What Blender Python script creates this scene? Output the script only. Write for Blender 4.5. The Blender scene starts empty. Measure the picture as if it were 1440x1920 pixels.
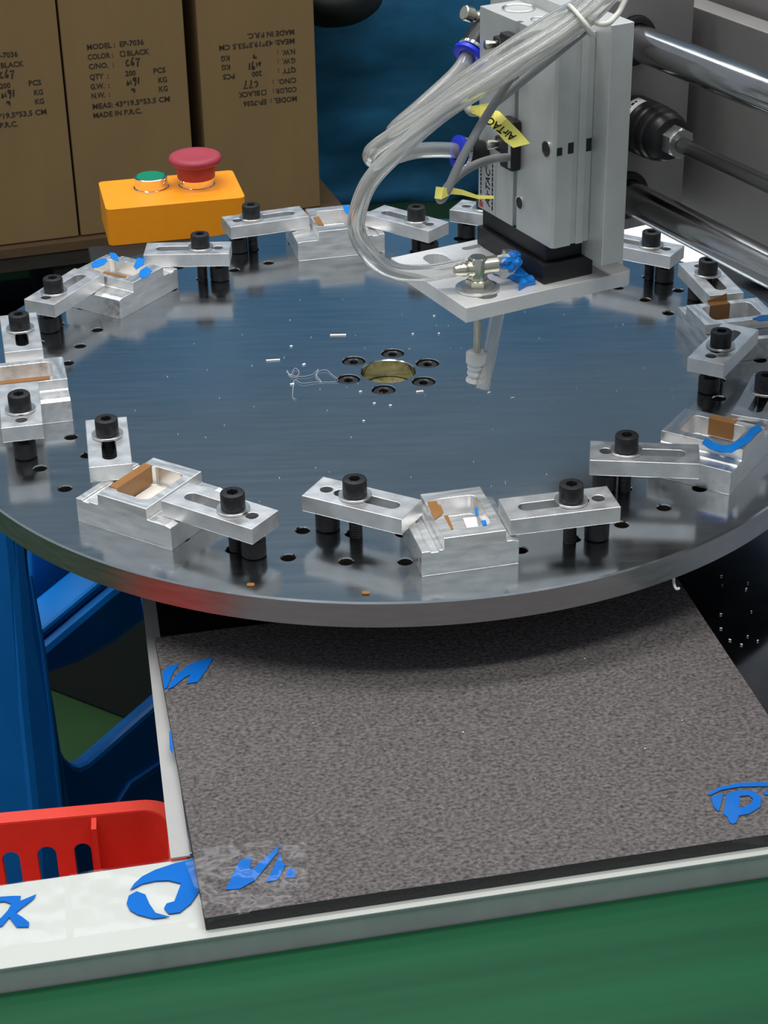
import bpy, bmesh, math, random
from mathutils import Vector, Matrix, noise
random.seed(4)
R = math.radians
S = bpy.context.scene
C = S.collection

# ------------------------------------------------------------------ camera
FPX = 3514.6
CAM = Vector((-0.003932, -0.974384, 0.451260))
CR = Vector((0.99982430, -0.00912955, -0.01637151))
CU = Vector((0.01874500, 0.48695371, 0.87322661))
CF = Vector((0.0, 0.87338007, -0.48703928))
cd = bpy.data.cameras.new('camera'); cam = bpy.data.objects.new('camera', cd); C.objects.link(cam)
cd.sensor_fit = 'VERTICAL'; cd.sensor_height = 36.0; cd.lens = 36.0 * FPX / 1920.0
cd.clip_start = 0.02; cd.clip_end = 50
cam.matrix_world = Matrix(((CR.x, CU.x, -CF.x, CAM.x), (CR.y, CU.y, -CF.y, CAM.y), (CR.z, CU.z, -CF.z, CAM.z), (0, 0, 0, 1)))
S.camera = cam

# ------------------------------------------------------------------ world, lamps, exposure
w = bpy.data.worlds.new('hall'); S.world = w; w.use_nodes = True
w.node_tree.nodes['Background'].inputs[0].default_value = (0.80, 0.90, 1.0, 1)
w.node_tree.nodes['Background'].inputs[1].default_value = 0.37
def lamp(name, loc, sx, sy, power, col=(1.0, 0.985, 0.95), rz=0):
    l = bpy.data.lights.new(name, 'AREA'); l.shape = 'RECTANGLE'; l.size = sx; l.size_y = sy
    l.energy = power; l.color = col
    o = bpy.data.objects.new(name, l); C.objects.link(o); o.location = loc; o.rotation_euler = (0, 0, rz); return o
lamp('ceiling_tube_lamp', (-0.5, 0.05, 2.1), 2.4, 0.30, 34, rz=R(11))
lamp('ceiling_tube_lamp', (0.3, -0.80, 2.1), 2.4, 0.30, 30, rz=R(11))
lamp('ceiling_tube_lamp', (0.0, 1.15, 2.1), 2.4, 0.30, 9, rz=R(11))
lamp('added_wall_fill', (0.0, 2.55, 2.75), 3.0, 0.30, 21, col=(0.9, 0.96, 1.0))  # unseen fill light, added to brighten the wall that the disc mirrors
S.view_settings.view_transform = 'Standard'; S.view_settings.look = 'None'
S.view_settings.gamma = 1.0; S.view_settings.use_curve_mapping = False
S.view_settings.exposure = 0.0

# ------------------------------------------------------------------ where things stand: survey helpers (1440 x 1920 frame)
def ray(u, v): return CF + CR * ((u - 720) / FPX) - CU * ((v - 960) / FPX)
def PZ(u, v, z=0.0):                       # on the level z
    d = ray(u, v); t = (z - CAM.z) / d.z; return CAM + d * t
def PD(u, v, depth): return CAM + ray(u, v) * depth
def PV(u, v, o, az):                       # on an upright plane through o, azimuth az -> (s, z)
    t = Vector((math.cos(az), math.sin(az), 0)); n = Vector((-t.y, t.x, 0)); d = ray(u, v)
    q = CAM + d * ((o - CAM).dot(n) / d.dot(n)); return ((q - o).dot(t), q.z)
YA = R(27.5)
E1 = Vector((math.cos(YA), math.sin(YA), 0)); E2 = Vector((-math.sin(YA), math.cos(YA), 0))
def TF(a, b, z): return (E1 * a + E2 * b + Vector((0, 0, z))) * 0.001      # arm frame, mm

# ------------------------------------------------------------------ materials
def srgb(r, g, b):
    f = lambda c: (c / 255 / 12.92) if c / 255 <= 0.04045 else ((c / 255 + 0.055) / 1.055) ** 2.4
    return (f(r), f(g), f(b), 1)
def mat(name, col, metal=0.0, rough=0.5, var=0.0, vscale=60.0, stretch=(1, 1, 1), bump=0.0, bscale=400.0, rvar=0.0, spec=0.5, col2=None, coat=0.0, detail=4.0, trans=0.0, ior=1.45, alpha=1.0, aniso=0.0):
    m = bpy.data.materials.new(name); m.use_nodes = True; nt = m.node_tree; b = nt.nodes['Principled BSDF']
    b.inputs['Base Color'].default_value = col; b.inputs['Metallic'].default_value = metal
    b.inputs['Roughness'].default_value = rough; b.inputs['Specular IOR Level'].default_value = spec
    b.inputs['Coat Weight'].default_value = coat; b.inputs['Transmission Weight'].default_value = trans
    b.inputs['IOR'].default_value = ior; b.inputs['Alpha'].default_value = alpha
    tc = nt.nodes.new('ShaderNodeTexCoord'); mp = nt.nodes.new('ShaderNodeMapping'); mp.inputs['Scale'].default_value = stretch
    nt.links.new(tc.outputs['Object'], mp.inputs['Vector'])
    if var > 0 or rvar > 0:
        n = nt.nodes.new('ShaderNodeTexNoise'); n.inputs['Scale'].default_value = vscale; n.inputs['Detail'].default_value = detail
        n.inputs['Roughness'].default_value = 0.62
        nt.links.new(mp.outputs['Vector'], n.inputs['Vector'])
        if var > 0:
            r = nt.nodes.new('ShaderNodeValToRGB'); r.color_ramp.elements[0].position = 0.3; r.color_ramp.elements[1].position = 0.7
            c2 = col2 or tuple(min(1, c * (1 + var)) for c in col[:3]) + (1,)
            c1 = tuple(c * (1 - var) for c in col[:3]) + (1,) if not col2 else col
            r.color_ramp.elements[0].color = c1; r.color_ramp.elements[1].color = c2
            nt.links.new(n.outputs['Fac'], r.inputs['Fac']); nt.links.new(r.outputs['Color'], b.inputs['Base Color'])
        if rvar > 0:
            mr = nt.nodes.new('ShaderNodeMapRange'); mr.inputs['From Min'].default_value = 0.3; mr.inputs['From Max'].default_value = 0.7
            mr.inputs['To Min'].default_value = max(0.02, rough - rvar); mr.inputs['To Max'].default_value = rough + rvar
            nt.links.new(n.outputs['Fac'], mr.inputs['Value']); nt.links.new(mr.outputs['Result'], b.inputs['Roughness'])
    if bump > 0:
        n2 = nt.nodes.new('ShaderNodeTexNoise'); n2.inputs['Scale'].default_value = bscale; n2.inputs['Detail'].default_value = 5
        bp = nt.nodes.new('ShaderNodeBump'); bp.inputs['Strength'].default_value = bump; bp.inputs['Distance'].default_value = 0.001
        nt.links.new(mp.outputs['Vector'], n2.inputs['Vector']); nt.links.new(n2.outputs['Fac'], bp.inputs['Height'])
        nt.links.new(bp.outputs['Normal'], b.inputs['Normal'])
    return m
M = {}
M['disc'] = mat('brushed_disc_steel', (0.60, 0.625, 0.64, 1), 1, 0.15, var=0.05, vscale=55, stretch=(0.35, 4, 1), rvar=0.03, bump=0.008, bscale=900, detail=7)
M['alu'] = mat('sawn_aluminium', (0.78, 0.78, 0.785, 1), 1, 0.42, var=0.07, vscale=90, rvar=0.06, bump=0.08, bscale=900)
M['alu_milled'] = mat('milled_aluminium', (0.88, 0.875, 0.865, 1), 1, 0.36, var=0.05, vscale=70, stretch=(1, 4, 4), rvar=0.1, bump=0.06, bscale=600)
M['alu_tool'] = mat('ground_tool_plate', (0.80, 0.795, 0.79, 1), 0.55, 0.48, var=0.07, vscale=50, bump=0.05, bscale=700)
M['alu_cyl'] = mat('anodised_aluminium', (0.60, 0.61, 0.60, 1), 0.55, 0.46, var=0.06, vscale=40, bump=0.04, bscale=900)
M['alu_frame'] = mat('dull_frame_aluminium', (0.29, 0.276, 0.272, 1), 0.6, 0.5, var=0.12, vscale=12, bump=0.05, bscale=400)
M['base'] = mat('polished_base_plate', (0.50, 0.51, 0.54, 1), 1, 0.12, var=0.08, vscale=30, rvar=0.04)
M['base_edge'] = mat('base_plate_margin', (0.40, 0.395, 0.39, 1), 0.2, 0.45, var=0.04, vscale=30)
M['oxide'] = mat('black_oxide_steel', (0.028, 0.028, 0.03, 1), 0.5, 0.42, var=0.25, vscale=300, bump=0.05, bscale=900)
M['oxide_dark'] = mat('black_thread', (0.012, 0.012, 0.012, 1), 0.5, 0.5)
M['zinc'] = mat('zinc_washer', (0.72, 0.72, 0.71, 1), 1, 0.3, var=0.06, vscale=200)
M['nickel'] = mat('nickel_brass', (0.70, 0.66, 0.56, 1), 1, 0.25, var=0.08, vscale=150)
M['chrome'] = mat('hard_chrome_rod', (0.46, 0.46, 0.47, 1), 1, 0.16, var=0.1, vscale=20, stretch=(1, 1, 1), rvar=0.05)
M['rod_dark'] = mat('oily_dark_rod', (0.16, 0.155, 0.15, 1), 0.9, 0.25, var=0.2, vscale=40)
M['black'] = mat('black_anodised', (0.008, 0.008, 0.009, 1), 0.0, 0.45, bump=0.05, bscale=700)
M['black_plastic'] = mat('black_plastic', (0.012, 0.012, 0.013, 1), 0.0, 0.35)
M['blue_ring'] = mat('blue_release_ring', (0.012, 0.03, 0.62, 1), 0, 0.35)
M['tape_brown'] = mat('brown_tape', srgb(150, 103, 52), 0, 0.32, var=0.12, vscale=120, coat=0.2)
M['tape_blue'] = mat('blue_film_scrap', srgb(6, 120, 208), 0, 0.4, var=0.1, vscale=200)
M['print_blue'] = mat('blue_film_print', srgb(0, 100, 190), 0, 0.6, spec=0.2, var=0.05, vscale=60)
M['pocket_bright'] = mat('pocket_bright_floor', (0.80, 0.77, 0.70, 1), 0.2, 0.4)  # pale sheet colour carries the brightness reflected on the pocket floors
M['brass_dirty'] = mat('dirty_brass_bore', (0.32, 0.27, 0.10, 1), 0.5, 0.3, var=0.5, vscale=180, rvar=0.15)
M['foam'] = mat('grey_foam', (0.038, 0.033, 0.034, 1), 0, 0.9, var=1.0, vscale=640, stretch=(0.8, 1, 1), bump=0.8, bscale=700, col2=(0.195, 0.175, 0.175, 1), spec=0.25, detail=5)
M['foam_edge'] = mat('foam_cut_edge', (0.050, 0.047, 0.046, 1), 0, 0.9, bump=0.5, bscale=500)
M['rail'] = mat('white_coated_rail', (0.53, 0.545, 0.515, 1), 0, 0.35, var=0.02, vscale=20)
M['rail_face'] = mat('grey_rail_face', (0.50, 0.51, 0.50, 1), 0.3, 0.45, var=0.08, vscale=60)
M['belt'] = mat('green_belt', (0.006, 0.070, 0.028, 1), 0, 0.5, spec=0.22, var=0.22, vscale=9, stretch=(0.25, 6, 1), bump=0.03, bscale=300, detail=6)
M['orange'] = mat('orange_plastic', srgb(255, 158, 28), 0, 0.42, var=0.03, vscale=120, bump=0.04, bscale=700)
M['red_btn'] = mat('red_button', (0.38, 0.045, 0.07, 1), 0, 0.5, bump=0.05, bscale=500)
M['green_btn'] = mat('green_button', (0.004, 0.24, 0.13, 1), 0, 0.3)
M['bezel'] = mat('chrome_bezel', (0.85, 0.84, 0.82, 1), 1, 0.08)
M['card'] = mat('kraft_cardboard', srgb(128, 103, 68), 0, 0.85, var=0.07, vscale=14, stretch=(1, 1, 0.3), bump=0.05, bscale=300)
M['card_dark'] = mat('cardboard_flap_edge', srgb(84, 64, 42), 0, 0.9, var=0.1, vscale=60)
M['ink'] = mat('carton_ink', (0.030, 0.023, 0.016, 1), 0, 0.8)
M['wood'] = mat('pallet_wood', (0.022, 0.018, 0.014, 1), 0, 0.8, var=0.3, vscale=20, stretch=(1, 8, 8))
M['sheeting'] = mat('blue_sheeting', (0.026, 0.16, 0.32, 1), 0, 0.30, var=0.45, vscale=3, stretch=(1, 1, 2.4), bump=0.5, bscale=26, detail=6)
M['blue_pl'] = mat('blue_moulded_plastic', (0.005, 0.20, 0.66, 1), 0, 0.36, var=0.12, vscale=14, bump=0.03, bscale=300)
M['red_pl'] = mat('red_basket_plastic', (0.74, 0.058, 0.036, 1), 0, 0.42, var=0.06, vscale=60)
M['floor'] = mat('green_floor_paint', (0.020, 0.060, 0.020, 1), 0, 0.5, var=0.2, vscale=5)
M['wall'] = mat('dim_wall_paint', (0.175, 0.23, 0.28, 1), 0, 0.8, var=0.15, vscale=1.5)
M['disc_rim'] = mat('turned_disc_rim', (0.50, 0.50, 0.505, 1), 1, 0.33, var=0.06, vscale=60, stretch=(1, 1, 8), rvar=0.05)
M['bore'] = mat('tapped_hole_wall', (0.12, 0.10, 0.08, 1), 0.9, 0.45)
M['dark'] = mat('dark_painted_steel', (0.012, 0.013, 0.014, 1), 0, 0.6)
M['white'] = mat('white_paper', (0.85, 0.84, 0.87, 1), 0, 0.7)
M['crumb'] = mat('white_shaving', (0.85, 0.86, 0.86, 1), 0, 0.6)
M['yellow'] = mat('yellow_tag', (0.82, 0.74, 0.16, 1), 0, 0.5)
M['cable'] = mat('grey_cable', (0.26, 0.26, 0.27, 1), 0, 0.5)
M['label'] = mat('silver_label', (0.50, 0.51, 0.52, 1), 0.2, 0.4)
M['red_mark'] = mat('red_mark', (0.45, 0.05, 0.02, 1), 0, 0.5)
M['tie'] = mat('nylon_tie', (0.74, 0.73, 0.66, 1), 0, 0.35, trans=0.15)
M['silicone'] = mat('milky_silicone', (0.86, 0.86, 0.86, 1), 0, 0.35, trans=0.35, ior=1.35)
M['tube'] = mat('clear_tube', (0.96, 0.955, 0.93, 1), 0, 0.07, trans=0.87, ior=1.38)
def film_mat():
    m = bpy.data.materials.new('clear_film'); m.use_nodes = True; nt = m.node_tree; nt.nodes.clear()
    out = nt.nodes.new('ShaderNodeOutputMaterial'); mx = nt.nodes.new('ShaderNodeMixShader'); t = nt.nodes.new('ShaderNodeBsdfTransparent')
    g = nt.nodes.new('ShaderNodeBsdfGlossy'); g.inputs['Color'].default_value = (1, 1, 1, 1); g.inputs['Roughness'].default_value = 0.16
    mx.inputs[0].default_value = 0.035
    nt.links.new(t.outputs[0], mx.inputs[1]); nt.links.new(g.outputs[0], mx.inputs[2]); nt.links.new(mx.outputs[0], out.inputs[0]); return m
M['film'] = film_mat()

# ------------------------------------------------------------------ mesh helpers
def link(name, me, m, parent=None, smooth=None, bevel=0.0):
    if m is not None and not me.materials: me.materials.append(M[m] if isinstance(m, str) else m)
    o = bpy.data.objects.new(name, me); C.objects.link(o)
    if parent is not None: o.parent = parent
    if smooth is not None:
        for p in me.polygons: p.use_smooth = True
        me.set_sharp_from_angle(angle=R(smooth))
    if bevel > 0:
        b = o.modifiers.new('edge', 'BEVEL'); b.width = bevel; b.segments = 2; b.limit_method = 'ANGLE'; b.angle_limit = R(35)
    return o
def fin(bm, name):
    bmesh.ops.recalc_face_normals(bm, faces=bm.faces[:]); me = bpy.data.meshes.new(name); bm.to_mesh(me); bm.free(); return me
def obj(name, bm, m, parent=None, smooth=None, bevel=0.0): return link(name, fin(bm, name), m, parent, smooth, bevel)
def tag(o, label, cat, group=None, kind=None):
    o['label'] = label
    if cat: o['category'] = cat
    if group: o['group'] = group
    if kind: o['kind'] = kind
    return o
def thing(name, label, cat, loc=(0, 0, 0), rz=0.0, group=None):
    o = bpy.data.objects.new(name, None); C.objects.link(o); o.empty_display_size = 0.02
    o.location = loc; o.rotation_euler = (0, 0, rz); return tag(o, label, cat, group)
def box(bm, x0, x1, y0, y1, z0, z1, mtx=None):
    vs = [bm.verts.new(Vector((x, y, z))) for x in (x0, x1) for y in (y0, y1) for z in (z0, z1)]
    if mtx is not None:
        for v in vs: v.co = mtx @ v.co
    for f in ((0, 1, 3, 2), (4, 6, 7, 5), (0, 4, 5, 1), (2, 3, 7, 6), (0, 2, 6, 4), (1, 5, 7, 3)): bm.faces.new([vs[i] for i in f])
    return vs
def nbox(*a, mtx=None):
    bm = bmesh.new(); box(bm, *a, mtx=mtx); return bm
def prism(outer, holes, z0, z1, bm=None, mtx=None):          # flat outline with holes, given thickness along z
    bm = bm or bmesh.new(); loops = [outer] + list(holes); top = []; es = []
    for lp in loops:
        vs = [bm.verts.new((x, y, z1)) for x, y in lp]; top.append(vs)
        es += [bm.edges.new((vs[i], vs[(i + 1) % len(vs)])) for i in range(len(vs))]
    r = bmesh.ops.triangle_fill(bm, use_beauty=True, use_dissolve=False, edges=es)
    fs = [g for g in r['geom'] if isinstance(g, bmesh.types.BMFace)]
    mp = {}
    for vs in top:
        for v in vs: mp[v] = bm.verts.new((v.co.x, v.co.y, z0))
    for f in fs: bm.faces.new([mp[v] for v in reversed(f.verts)])
    for vs in top:
        n = len(vs)
        for i in range(n): bm.faces.new((vs[i], vs[(i + 1) % n], mp[vs[(i + 1) % n]], mp[vs[i]]))
    if mtx is not None:
        for vs in top:
            for v in vs: v.co = mtx @ v.co; mp[v].co = mtx @ mp[v].co
    return bm
def circ(x, y, r, n=24, a0=0.0): return [(x + r * math.cos(a0 + 2 * math.pi * i / n), y + r * math.sin(a0 + 2 * math.pi * i / n)) for i in range(n)]
def slot(x0, x1, y, r, n=8):
    return [(x1 + r * math.cos(-math.pi / 2 + math.pi * i / n), y + r * math.sin(-math.pi / 2 + math.pi * i / n)) for i in range(n + 1)] + \
           [(x0 + r * math.cos(math.pi / 2 + math.pi * i / n), y + r * math.sin(math.pi / 2 + math.pi * i / n)) for i in range(n + 1)]
def rrect(x0, x1, y0, y1, r, n=4):
    o = []
    for cx, cy, a in ((x1 - r, y0 + r, -90), (x1 - r, y1 - r, 0), (x0 + r, y1 - r, 90), (x0 + r, y0 + r, 180)):
        for i in range(n + 1): t = R(a + 90 * i / n); o.append((cx + r * math.cos(t), cy + r * math.sin(t)))
    return o
def lathe(bm, prof, n=24, mtx=None, close=False):             # prof: (z, r) with r a number or a function of angle
    rings = []
    for z, r in prof:
        ring = []
        for i in range(n):
            a = 2 * math.pi * i / n; q = r(a) if callable(r) else r
            v = Vector((q * math.cos(a), q * math.sin(a), z)); ring.append(bm.verts.new(mtx @ v if mtx is not None else v))
        rings.append(ring)
    for a, b in zip(rings, rings[1:]):
        for i in range(n): bm.faces.new((a[i], a[(i + 1) % n], b[(i + 1) % n], b[i]))
    if close:
        for i in range(n): bm.faces.new((rings[-1][i], rings[-1][(i + 1) % n], rings[0][(i + 1) % n], rings[0][i]))
    else: bm.faces.new(list(reversed(rings[0]))); bm.faces.new(rings[-1])
    return bm
def hexr(af): return lambda a: (af / 2) / math.cos(((a + R(30)) % R(60)) - R(30))
def axis(o, d, up=Vector((0, 0, 1))):                          # matrix: local z runs along d from o
    d = Vector(d).normalized(); x = up.cross(d)
    if x.length < 1e-4: x = Vector((1, 0, 0))
    x.normalize(); y = d.cross(x)
    return Matrix(((x.x, y.x, d.x, o[0]), (x.y, y.y, d.y, o[1]), (x.z, y.z, d.z, o[2]), (0, 0, 0, 1)))
def spline(pts, n=10):
    P = [Vector(p) for p in pts]; P = [P[0] * 2 - P[1]] + P + [P[-1] * 2 - P[-2]]; o = []
    for i in range(1, len(P) - 2):
        for k in range(n):
            t = k / n; a, b, c, d = P[i - 1], P[i], P[i + 1], P[i + 2]
            o.append(0.5 * ((2 * b) + (c - a) * t + (2 * a - 5 * b + 4 * c - d) * t * t + (3 * b - a - 3 * c + d) * t ** 3))
    return o + [P[-2]]
def tube(bm, pts, r, n=14, inner=0.0, smooth_n=10):
    P = spline(pts, smooth_n) if smooth_n else [Vector(p) for p in pts]
    T = [(P[min(i + 1, len(P) - 1)] - P[max(i - 1, 0)]).normalized() for i in range(len(P))]
    u = T[0].orthogonal().normalized(); fr = []
    for t in T:
        u = (u - t * u.dot(t)).normalized(); fr.append((u.copy(), t.cross(u)))
    def shell(rad):
        rings = [[bm.verts.new(p + a * (rad * math.cos(2 * math.pi * k / n)) + b * (rad * math.sin(2 * math.pi * k / n))) for k in range(n)] for p, (a, b) in zip(P, fr)]
        for A, B in zip(rings, rings[1:]):
            for k in range(n): bm.faces.new((A[k], A[(k + 1) % n], B[(k + 1) % n], B[k]))
        return rings
    o = shell(r)
    if inner > 0:
        q = shell(inner)
        for e in (0, -1):
            for k in range(n): bm.faces.new((o[e][k], o[e][(k + 1) % n], q[e][(k + 1) % n], q[e][k]))
    else: bm.faces.new(list(reversed(o[0]))); bm.faces.new(o[-1])
    return bm
def text_mesh(s, size, shear=0.0, ext=0.00015):
    cu = bpy.data.curves.new('t', 'FONT'); cu.body = s; cu.size = size; cu.extrude = ext; cu.shear = shear; cu.offset = size * 0.022; cu.resolution_u = 2
    o = bpy.data.objects.new('t', cu); C.objects.link(o); bpy.context.view_layer.update()
    me = bpy.data.meshes.new_from_object(o.evaluated_get(bpy.context.evaluated_depsgraph_get()))
    bpy.data.objects.remove(o); me.materials.clear(); return me
MM = 0.001

# ================================================================== SETTING
fl = obj('floor', nbox(-3.5, 3.5, -3.0, 3.6, -0.80, -0.75), 'floor'); fl['kind'] = 'structure'; fl['label'] = 'green painted workshop floor in the gap under the stool'
AX = R(11.0); AM = Matrix.Rotation(AX, 4, 'Z')
def loc_ax(p): return AM.inverted() @ Vector(p)
wb = obj('wall_back', nbox(-3.5, 3.5, 3.30, 3.40, -0.75, 3.2), 'wall'); wb['kind'] = 'structure'; wb['label'] = 'dim grey hall wall behind the blue sheeting'
# base plate, in its own turned frame
pl = loc_ax(PZ(266, 1120, -0.05)).x; prear = 0.10; rdeck = 0.56; pfront = loc_ax(PZ(345, 1605, -0.05)).y
fl_l = loc_ax(PZ(292, 1195, -0.0440)); fm_f = loc_ax(PZ(382, 1722, -0.0440)); fm_r = loc_ax(PZ(1280, 1100, -0.0440)); fm_r2 = loc_ax(PZ(1440, 1340, -0.0440))
fmx1 = (fm_r.x + fm_r2.x) / 2; fmx0 = (fl_l.x + fm_f.x) / 2
bp = thing('base_plate', 'polished metal machine base plate beneath the turntable and foam mat', 'plate', (0, 0, 0), AX)
obj('plate', nbox(pl, 0.75, pfront + 0.001, prear, -0.062, -0.050), 'base', bp, bevel=0.0006)
es_ = [loc_ax(PZ(u, v, -0.0492)) for u, v in ((252, 990), (266, 1120), (312, 1540), (320, 1609), (356, 1604), (292, 1130), (276, 990))]
obj('edge_strip', prism([(q.x, q.y) for q in es_], [], -0.0499, -0.0492), 'base_edge', bp)
mp_ = thing('machine_stand', 'black machine stand on the green floor below the base plate', 'stand', (0, 0, 0), AX)
obj('cabinet', nbox(pl + 0.13, 0.72, pfront + 0.04, 0.34, -0.735, -0.0622), 'dark', mp_, bevel=0.002)
obj('plinth', nbox(pl + 0.15, 0.70, pfront + 0.06, 0.32, -0.75, -0.735), 'dark', mp_)
cb0 = PZ(205, 462, -0.05); ba = loc_ax(cb0)
obj('rear_deck', prism([(pl + 0.005, prear + 0.001), (0.74, prear + 0.001), (0.74, 0.50), (0.20, 0.50), (0.20, 0.33), (ba.x + 0.098, 0.33), (ba.x + 0.098, ba.y + 0.060), (ba.x + 0.004, ba.y + 0.060), (ba.x + 0.004, ba.y + 0.004), (pl + 0.005, ba.y + 0.004)], [], -0.0618, -0.0501), 'dark', mp_, bevel=0.001)
# foam mat
fm = thing('foam_mat', 'dark grey fibrous foam mat lying between turntable and conveyor rail', 'mat', (0, 0, 0), AX)
bm = bmesh.new(); GX, GY = 60, 54; gt = []
for i in range(GX + 1):
    row = []
    for j in range(GY + 1):
        x = fmx0 + (fmx1 - fmx0) * i / GX; y = fm_f.y + (fl_l.y - fm_f.y) * j / GY
        q = Vector((x * 22, y * 34, 1.7)); zz = 0.00028 * noise.noise(q) + 0.00010 * noise.noise(q * 2.7)
        row.append(bm.verts.new((x, y, -0.0440 + zz)))
    gt.append(row)
for i in range(GX):
    for j in range(GY): bm.faces.new((gt[i][j], gt[i + 1][j], gt[i + 1][j + 1], gt[i][j + 1]))
rim_ = [gt[i][0] for i in range(GX + 1)] + [gt[GX][j] for j in range(1, GY + 1)] + [gt[i][GY] for i in range(GX - 1, -1, -1)] + [gt[0][j] for j in range(GY - 1, 0, -1)]
low = [bm.verts.new((v.co.x, v.co.y, -0.0499)) for v in rim_]
for i in range(len(rim_)): bm.faces.new((rim_[i], low[i], low[(i + 1) % len(low)], rim_[(i + 1) % len(low)]))
bm.faces.new(list(reversed(low)))
me = fin(bm, 'foam'); me.materials.append(M['foam']); me.materials.append(M['foam_edge'])
for p in me.polygons: p.material_index = 0 if p.normal.z > 0.5 else 1
link('foam_sheet', me, None, fm, smooth=30)
# conveyor
rf_top = loc_ax(PZ(0, 1800, -0.051)); rf_top2 = loc_ax(PZ(1440, 1617, -0.051)); rfy = (rf_top.y + rf_top2.y) / 2
cv = thing('conveyor', 'green belt conveyor with white side rail along the bottom of the picture', 'conveyor', (0, 0, 0), AX)
bm = nbox(-0.9, 0.9, rfy, pfront, -0.10, -0.0512); me = fin(bm, 'rail'); me.materials.append(M['rail']); me.materials.append(M['rail_face'])
for p in me.polygons: p.material_index = 0 if p.normal.z > 0.5 else 1
link('side_rail', me, None, cv, bevel=0.001)
obj('rail_lip', nbox(-0.9, 0.9, rfy - 0.0006, rfy + 0.011, -0.0512, -0.0504), 'rail', cv, bevel=0.0003)
obj('belt', nbox(-0.9, 0.9, rfy - 0.50, rfy - 0.0005, -0.068, -0.0625), 'belt', cv, bevel=0.001)
obj('bed', nbox(-0.88, 0.88, rfy - 0.48, rfy - 0.002, -0.13, -0.0685), 'rail_face', cv)
for x in (-0.8, 0.8):
    for y in (rfy - 0.45, rfy - 0.02): obj('leg', nbox(x - 0.02, x + 0.02, y - 0.02, y + 0.02, -0.75, -0.1005 if y > rfy - 0.1 else -0.131), 'rail_face', cv)

# ================================================================== TURNTABLE
HOLES = []
for ring in (0.187, 0.2135):
    for k in range(48): a = R(1.5 + 7.5 * k); HOLES.append((ring * math.cos(a), ring * math.sin(a)))
tt = thing('turntable', 'large round steel turntable with two rings of tapped holes', 'turntable')
SCR = [(0.0247 * math.cos(R(83.3 - 60 * k)), 0.0247 * math.sin(R(83.3 - 60 * k))) for k in range(6)]
bm = bmesh.new()
TH = 0.0133
def ringv(x, y, r, z, n): return [bm.verts.new((x + r * math.cos(2 * math.pi * i / n), y + r * math.sin(2 * math.pi * i / n), z)) for i in range(n)]
def wall(a, b):
    n = len(a)
    for i in range(n): bm.faces.new((a[i], a[(i + 1) % n], b[(i + 1) % n], b[i]))
es = []
def loop_edges(v): return [bm.edges.new((v[i], v[(i + 1) % len(v)])) for i in range(len(v))]
o0 = ringv(0, 0, 0.2492, 0, 180); es += loop_edges(o0); o1 = ringv(0, 0, 0.25, -0.0008, 180); o2 = ringv(0, 0, 0.25, -TH, 180); wall(o0, o1); wall(o1, o2); bm.faces.new(o2)
for x, y in HOLES:
    a = ringv(x, y, 0.0039, 0, 16); b = ringv(x, y, 0.0035, -0.0006, 16); c_ = ringv(x, y, 0.0034, -0.0115, 16); es += loop_edges(a); wall(a, b); wall(b, c_); bm.faces.new(c_)
for x, y in SCR:
    a = ringv(x, y, 0.0069, 0, 24); b = ringv(x, y, 0.0066, -0.0004, 24); c_ = ringv(x, y, 0.0066, -0.0095, 24); es += loop_edges(a); wall(a, b); wall(b, c_); bm.faces.new(c_)
a = ringv(0, 0, 0.0160, 0, 48); b = ringv(0, 0, 0.0155, -0.0005, 48); c_ = ringv(0, 0, 0.0155, -0.0122, 48); es += loop_edges(a); wall(a, b); wall(b, c_); bm.faces.new(c_)
bmesh.ops.triangle_fill(bm, use_beauty=True, use_dissolve=False, edges=es)
me = fin(bm, 'disc')
for mn in ('disc', 'disc_rim', 'bore'): me.materials.append(M[mn])
for p in me.polygons:
    rr_ = math.hypot(p.center.x, p.center.y)
    if rr_ > 0.2493 and abs(p.normal.z) < 0.5: p.material_index = 1
    elif p.normal.z < 0.3 and rr_ > 0.017 and rr_ < 0.248: p.material_index = 2
    elif p.center.z < -0.005 and rr_ > 0.017 and rr_ < 0.248: p.material_index = 2
link('disc', me, None, tt, smooth=30)
obj('bore_floor', lathe(bmesh.new(), [(-0.0120, 0.0150), (-0.0106, 0.0148), (-0.0112, 0.006), (-0.0108, 0.001)], 32), 'brass_dirty', tt, smooth=40)
bm = bmesh.new(); lathe(bm, [(-0.0498, 0.075), (-0.044, 0.075), (-0.043, 0.055), (-TH - 0.0002, 0.055)], 48); obj('hub', bm, 'dark', tt, smooth=30)
def cap_screw(bm, z0, hr, hh, af, ox=0, oy=0):
    m = Matrix.Translation((ox, oy, 0)); e = hr * 0.09
    lathe(bm, [(z0, hr * 0.96), (z0 + e, hr), (z0 + hh - e * 1.6, hr), (z0 + hh - e * 0.4, hr * 0.95), (z0 + hh, hr * 0.86), (z0 + hh, lambda a: hexr(af)(a) * 1.04), (z0 + hh - 0.0003, hexr(af)), (z0 + hh * 0.42, hexr(af))], 24, m)
sme = None
for x, y in SCR:
    if sme is None:
        bm = bmesh.new(); cap_screw(bm, -0.0094, 0.0059, 0.0086, 0.0048); sme = fin(bm, 'hub_screw')
    o = link('hub_screw', sme, 'oxide', tt, smooth=35); o.location = (x, y, 0); o.rotation_euler.z = random.random()

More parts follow.
